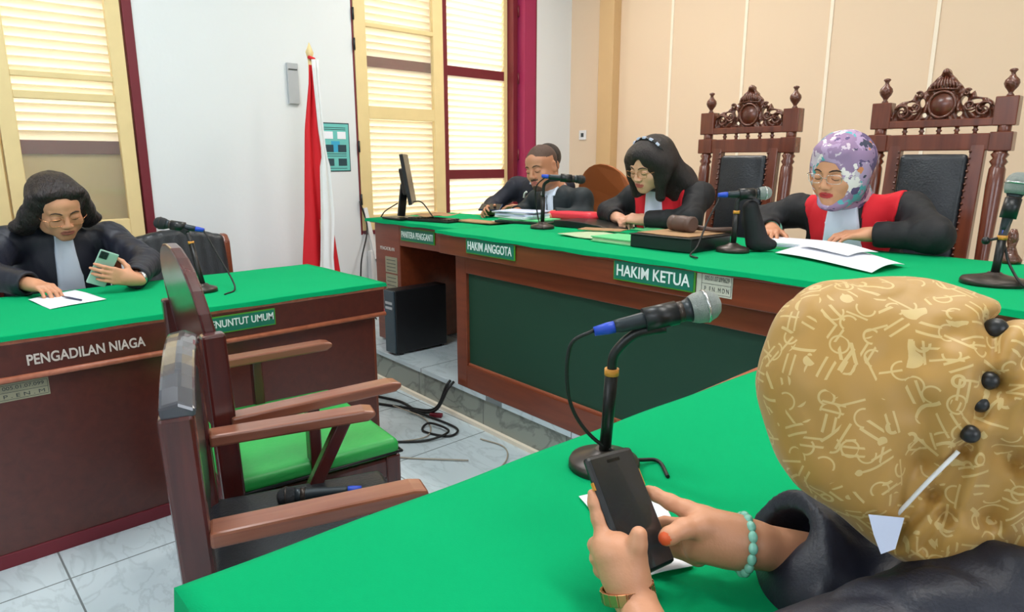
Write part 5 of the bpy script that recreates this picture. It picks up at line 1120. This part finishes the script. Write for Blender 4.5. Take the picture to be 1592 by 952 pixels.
g.rc(HG.p(0, -.07, -.02), vp(1570, 700, .82), .085, .088, .05); g.rc(vp(1575, 670, .80), vp(1600, 790, .80), .088, .092, .05); g.rc(vp(1475, 720, .74), vp(1440, 810, .735), .052, .042, .05)
g.rc(vp(1548, 590, .70), vp(1640, 590, .76), .045, .06, .03)
HG.e(g, (0, .150, -.045), (.062, .085, .092), .01, 's')
P_ = g.grid()
def groove(pts, r, dep, k=.012):
    for (x0, y0), (x1, y1) in zip(pts, pts[1:]):
        o = V((0, 0, CAM_H))
        def fn(P, a=vp(x0, y0, 1), b=vp(x1, y1, 1)):
            d = P-np.array(o, np.float32); d = d/rnorm(d)[..., None]; a_ = np.array((a-o).normalized(), np.float32); b_ = np.array((b-o).normalized(), np.float32)
            ba = b_-a_; t_ = np.clip(((d-a_)@ba)/float((ba*ba).sum()), 0, 1); return rnorm(d-a_-t_[..., None]*ba)*.72
        dist = fn(P_); near = (P_-np.array(vp(1500, 650, .9), np.float32))@np.array(vp(1500, 650, 1)-o, np.float32) < 0
        g.d += (dep*np.exp(-(dist/r)**2)*near).astype(np.float32)
groove([(1600, 470), (1545, 505), (1538, 590), (1522, 640), (1500, 700), (1450, 770), (1390, 840)], .008, .013)
groove([(1600, 560), (1560, 600), (1550, 700), (1520, 800)], .010, .011); groove([(1500, 730), (1470, 800), (1440, 850)], .007, .010); groove([(1540, 540), (1480, 520), (1440, 560), (1420, 640)], .012, .005)
groove([(1600, 650), (1580, 720), (1540, 810)], .009, .010); groove([(1440, 640), (1430, 720), (1400, 790)], .012, .009)
g.folds(.0035, 38, 61, (1, 1, .9), ridge=1.3); sc_ = g.build('headscarf', M['goldscarf'], t)
for px, py, r in ((1548, 512, .0115), (1538, 592, .009), (1524, 628, .0085), (1508, 675, .009)):
    a = vp(px, py, .60); d = (vp(px, py, 1.0)-a).normalized()
    for k in range(600):
        q = a+d*(k*.001); i = [int((q[z]-g.lo[z])/g.h) for z in range(3)]
        if all(0 <= i[z] < g.n[z] for z in range(3)) and g.d[tuple(i)] < 0: break
    MB().sphere(q-d*.003, r).build('scarf_bead', M['black'], t)
t['label'] = t['label']
MB().tube(spline([vp(1395, 800, .70), vp(1440, 752, .675), vp(1490, 702, .665)]), .0022, 8).build('mask_strap', M['switch'], t)
mk = MB().prism([(0, 0), (1, .1), (.75, 1), (.35, 1.15), (.15, .6)], lambda u, v, q: vp(1350+56*u, 800+54*v, .685+q), 0, .006); mk.build('face_mask', M['paperblue'], t)
def bangle(c, d, R0, n, m, size, name, lab, par):
    d = V(d).normalized(); F_ = frame_z(d); w_ = bpy.data.objects.new(name, None); C.objects.link(w_); w_.parent = par; ORG[w_.name] = org(par)
    for k in range(n):
        a = 2*math.pi*k/n; p = V(c)+F_ @ V((R0*math.cos(a), R0*math.sin(a), 0)); tg = F_ @ V((-math.sin(a), math.cos(a), 0))
        if m == 'jade': MB().sphere(p, (size*.85, size*.85, size*1.15), frame_z(tg)).build('bead', M['jade'], w_)
        else: MB().obox(p, (size, size*.35, .0075), Matrix((tg, d.cross(tg), d)).transposed()).build('bracelet_link', M['gold'], w_, .001)
    return w_
bangle(vp(976, 920, .805), vp(984, 950, .80)-vp(972, 895, .805), .0310, 18, 'gold', .0056, 'wristwatch', '', t)
bangle(vp(1155, 846, .86), vp(1168, 846, .86)-vp(1135, 842, .86), .0355, 16, 'jade', .0068, 'bead_bracelet', '', t)
t = thing('phone', vp(980, 850, .85), 'black phone with dark screen held up in both hands over the near table', 'phone')
TL, TR, BL = vp(907, 713, .845), vp(977, 695, .905), vp(1012, 880, .828); ex = (TR-TL); ey = (TL-BL); W_, H_ = ex.length, ey.length; ex.normalize(); ey = (ey-ex*ey.dot(ex)).normalized(); ez = ex.cross(ey)
RP = Matrix((ex, ey, ez)).transposed(); pc = TL+ex*(W_/2)-ey*(H_/2)
MB().obox(pc, (W_/2, H_/2, .0055), RP).build('case', M['black'], t, .008)
MB().obox(pc+ez*.0057, (W_/2-.005, H_/2-.005, .0005), RP).build('screen', M['screen'], t)
MB().obox(pc+ex*(W_/2+.0008)+ey*.035, (.001, .011, .002), RP).build('side_button', M['orange'], t); MB().obox(pc-ex*(W_/2+.0008)+ey*.04, (.001, .005, .002), RP).build('side_button', M['orange'], t)
MB().obox(pc+ez*.0063+ey*(H_/2-.012), (.012, .002, .0003), RP).build('earpiece', M['blackmetal'], t)

# ------------------------------------------------------------------ things on the bench and tables
ZB = 1.0
def slab(name, pts, z0, z1, m, label, cat, parts=None, bevel=.002, group=None):
    """flat object with the given plan outline"""
    c = sum((V((x, y, 0)) for x, y in pts), V())/len(pts)
    o = MB().prism(pts, lambda u, v, q: V((u, v, q)), z0, z1).build(name, M[m], None, bevel, at=(c.x, c.y, z0)); return tag(o, label, cat, group)
def quad(cx_, cy_, w, h, deg):
    c, s_ = math.cos(math.radians(deg)), math.sin(math.radians(deg)); return [(cx_+x*c-y*s_, cy_+x*s_+y*c) for x, y in ((-w/2, -h/2), (w/2, -h/2), (w/2, h/2), (-w/2, h/2))]
slab('folder', quad(-2.70, 2.66, .34, .22, 12), ZB, ZB+.012, 'blackfolder', 'black folder at the bottom of the file stack by the desk microphone', 'folder')
slab('folder', quad(-2.72, 2.67, .30, .20, 4), ZB+.0125, ZB+.022, 'green_paper', 'pale green folder second from the bottom of the file stack', 'folder')
for k, (m_n, lab, dx, rot, th) in enumerate((('paper', 'white bundle of papers in the file stack above the green folder', 0, -6, .012), ('paperblue', 'bluish bundle of papers in the middle of the file stack', .015, 8, .012),
                                ('greyplastic', 'grey document file near the top of the file stack', -.02, -2, .008), ('paperblue', 'loose lilac sheets on top of the file stack', .01, 14, .006))):
    z = ZB+.0225+sum((.012, .012, .008, .006)[:k])+k*.0006; slab('paper_stack', quad(-2.78+dx, 2.67, .27, .19, rot), z, z+th, m_n, lab, 'papers', bevel=.001)
slab('folder', quad(-2.50, 2.84, .30, .15, 8), ZB, ZB+.016, 'green_paper', 'pale green flat folder under the red folder on the bench', 'folder')
f = Field((-2.72, 2.72, ZB), (-2.32, 2.93, ZB+.09), .004); R_ = Matrix.Rotation(math.radians(8), 3, 'Z'); f.box((-2.53, 2.83, ZB+.040), (.145, .05, .022), R_, .018); f.ell((-2.42, 2.845, ZB+.038), (.06, .05, .022), R_, k=.02)
tag(f.build('red_folder', M['redplastic']), 'bulging red plastic folder beside the desk microphone on the bench', 'folder')
t = thing('binder', (-2.26, 2.72, ZB), 'thick black binder with curved cover lying left of the clasped hands', 'binder')
R_ = Matrix.Rotation(math.radians(2), 3, 'Z')
pf = [(-.19, 0), (.19, 0), (.19, .008), (.10, .022), (0, .030), (-.10, .034), (-.19, .032)]
MB().prism(pf, lambda u, v, q: V((-2.27, 2.70, ZB))+R_ @ V((u, q, v)), -.10, .10).build('cover', M['blackfolder'], t, .003)
MB().box((-2.462, 2.61, ZB+.006), (-2.455, 2.79, ZB+.026)).build('page_block', M['paper'], t)
sheet('sheet_protector', (-1.98, 2.38), .30, .22, -8, ZB, 'sage', 'sage green document cover lying on the bench in front of the clasped hands', 'document', .004, thick=.003)
slab('envelope', quad(-2.08, 2.54, .22, .10, 18), ZB+.011, ZB+.016, 'brownpaper', 'brown envelope end under the clasped hands on the sage document', 'envelope')
t = thing('book', (-1.78, 2.28, ZB), 'pale book with green edge left of the black box', 'book'); Q = quad(-1.76, 2.30, .24, .17, -6)
MB().prism(Q, lambda u, v, q: V((u, v, q)), ZB, ZB+.004).build('back_cover', M['green_paper'], t); MB().prism(quad(-1.76, 2.30, .23, .16, -6), lambda u, v, q: V((u, v, q)), ZB+.004, ZB+.018).build('pages', M['sage'], t); MB().prism(Q, lambda u, v, q: V((u, v, q)), ZB+.018, ZB+.022).build('front_cover', M['green_paper'], t)
sheet('green_paper', (-1.84, 2.68), .24, .15, 6, ZB+.004, 'green_paper', 'bright green paper lying behind the black box', 'paper', .012, thick=.003)
t = thing('box', (-1.5, 2.33, ZB), 'flat black box with brown sheet on top carrying the gavel', 'box'); RB_ = -1
MB().prism(quad(-1.505, 2.33, .285, .28, RB_), lambda u, v, q: V((u, v, q)), ZB, ZB+.050).build('body', M['blackfolder'], t, .004)
MB().prism(quad(-1.505, 2.33, .29, .29, RB_), lambda u, v, q: V((u, v, q)), ZB+.050, ZB+.054).build('lid', M['black'], t, .001)
sheet('brown_sheet', (-1.51, 2.34), .25, .24, -4, ZB+.0545, 'brownpaper', 'tan sheet lying on top of the black box under the gavel', 'paper', .001, thick=.002)
t = thing('gavel', (-1.50, 2.40, ZB+.058), 'dark wooden judge gavel lying on the black box', 'gavel'); gd = V((.95, -.18, 0)).normalized(); gc = V((-1.525, 2.37, ZB+.090))
MB().lathe([(.026, -.060), (.032, -.056), (.032, -.040), (.028, -.034), (.031, -.028), (.033, .0), (.031, .028), (.028, .034), (.032, .040), (.032, .056), (.026, .060)], gc, gd, 24).build('head', M['gavel'], t)
MB().tube([gc+V((.02, .02, -.01)), gc+V((.10, .06, -.022)), gc+V((.165, .10, -.022))], [.010, .009, .013], 12).build('handle', M['gavel'], t)
# black cloth block behind the middle microphone
f = Field((-1.34, 2.34, ZB), (-1.14, 2.56, ZB+.2), .005); f.rc((-1.235, 2.44, ZB+.035), (-1.255, 2.41, ZB+.165), .042, .030, .02); f.rc((-1.22, 2.45, ZB+.026), (-1.19, 2.47, ZB+.026), .03, .02, .02); f.folds(.003, 70, 3)
tag(f.build('pouch', M['robe']), 'small black cloth pouch standing behind the middle desk microphone', 'pouch')
for k, (m_n, dx, rot, lab) in enumerate((('green_paper', 0, 6, 'pale green folder at the bottom of the papers of the judge in headscarf'), ('paperblue', .01, -4, 'bluish document bundle above the pale green folder'), ('paper', -.01, 3, 'white document bundle under the large loose sheets'))):
    slab('paper_stack', quad(-1.19+dx, 2.66, .26, .20, rot), ZB+.0085*k, ZB+.0085*k+.008, m_n, lab, 'papers', bevel=.001)
def free_sheet(name, outline, z, m, label, lift=.0, cat='paper', n=14):
    """thin sheet with a bowed surface over the plan quad p0 p1 p2 p3"""
    P = [V((x, y, 0)) for x, y in outline]; bm = bmesh.new(); g = []
    for i in range(n+1):
        row = []
        for j in range(n+1):
            a, b = i/n, j/n; q = P[0]*(1-a)*(1-b)+P[1]*a*(1-b)+P[2]*a*b+P[3]*(1-a)*b; row.append(bm.verts.new((q.x, q.y, z+lift*(math.sin(math.pi*b*.9)*.7+.3*math.sin(math.pi*a))+.001*math.sin(a*7+b*5))))
        g.append(row)
    for i in range(n):
        for j in range(n): bm.faces.new((g[i][j], g[i+1][j], g[i+1][j+1], g[i][j+1])).smooth = True
    me = bpy.data.meshes.new(name); bm.to_mesh(me); bm.free(); o = link_mesh(name, me, M[m]); sd = o.modifiers.new('thickness', 'SOLIDIFY'); sd.thickness = .0012; return tag(o, label, cat)
free_sheet('paper_sheet', [(-1.15, 2.42), (-.73, 2.19), (-.71, 2.42), (-1.08, 2.74)], ZB+.004, 'paper', 'large white sheets fanned over the bench in front of the judge in headscarf', .022)
free_sheet('paper_sheet', [(-1.10, 2.50), (-.86, 2.34), (-.82, 2.50), (-1.06, 2.70)], ZB+.029, 'paper', 'second white sheet held under the left hand of the judge in headscarf', .012)
tag(MB().lathe([(.034, 0), (.036, .012), (.022, .03), (.012, .055), (.017, .08), (.014, .10), (.008, .115)], (-.497, 2.78, ZB), n=18).build('turned_chair_part', M['carve']), 'small dark turned wooden piece at the right end of the bench, cut by the frame', 'chair_part')  # stand-in for a turned chair part, set loose on the bench
# prosecutor desk
free_sheet('paper_sheet', [(-3.22, .37), (-2.95, .40), (-3.02, .60), (-3.33, .55)], .80, 'paper', 'white papers under the right hand of the prosecutor', .003)
tag(MB().tube([(-3.16, .475, .808), (-3.10, .49, .808), (-3.02, .515, .808)], [.002, .0045, .0035], 8).build('pen', M['pen']), 'slim dark pen lying on the white papers of the prosecutor', 'pen')
# near table
free_sheet('paper_sheet', [(-.66, .765), (-.455, .665), (-.425, .735), (-.595, .885)], .803, 'paper', 'white folded sheet on the near table under the phone', .004)
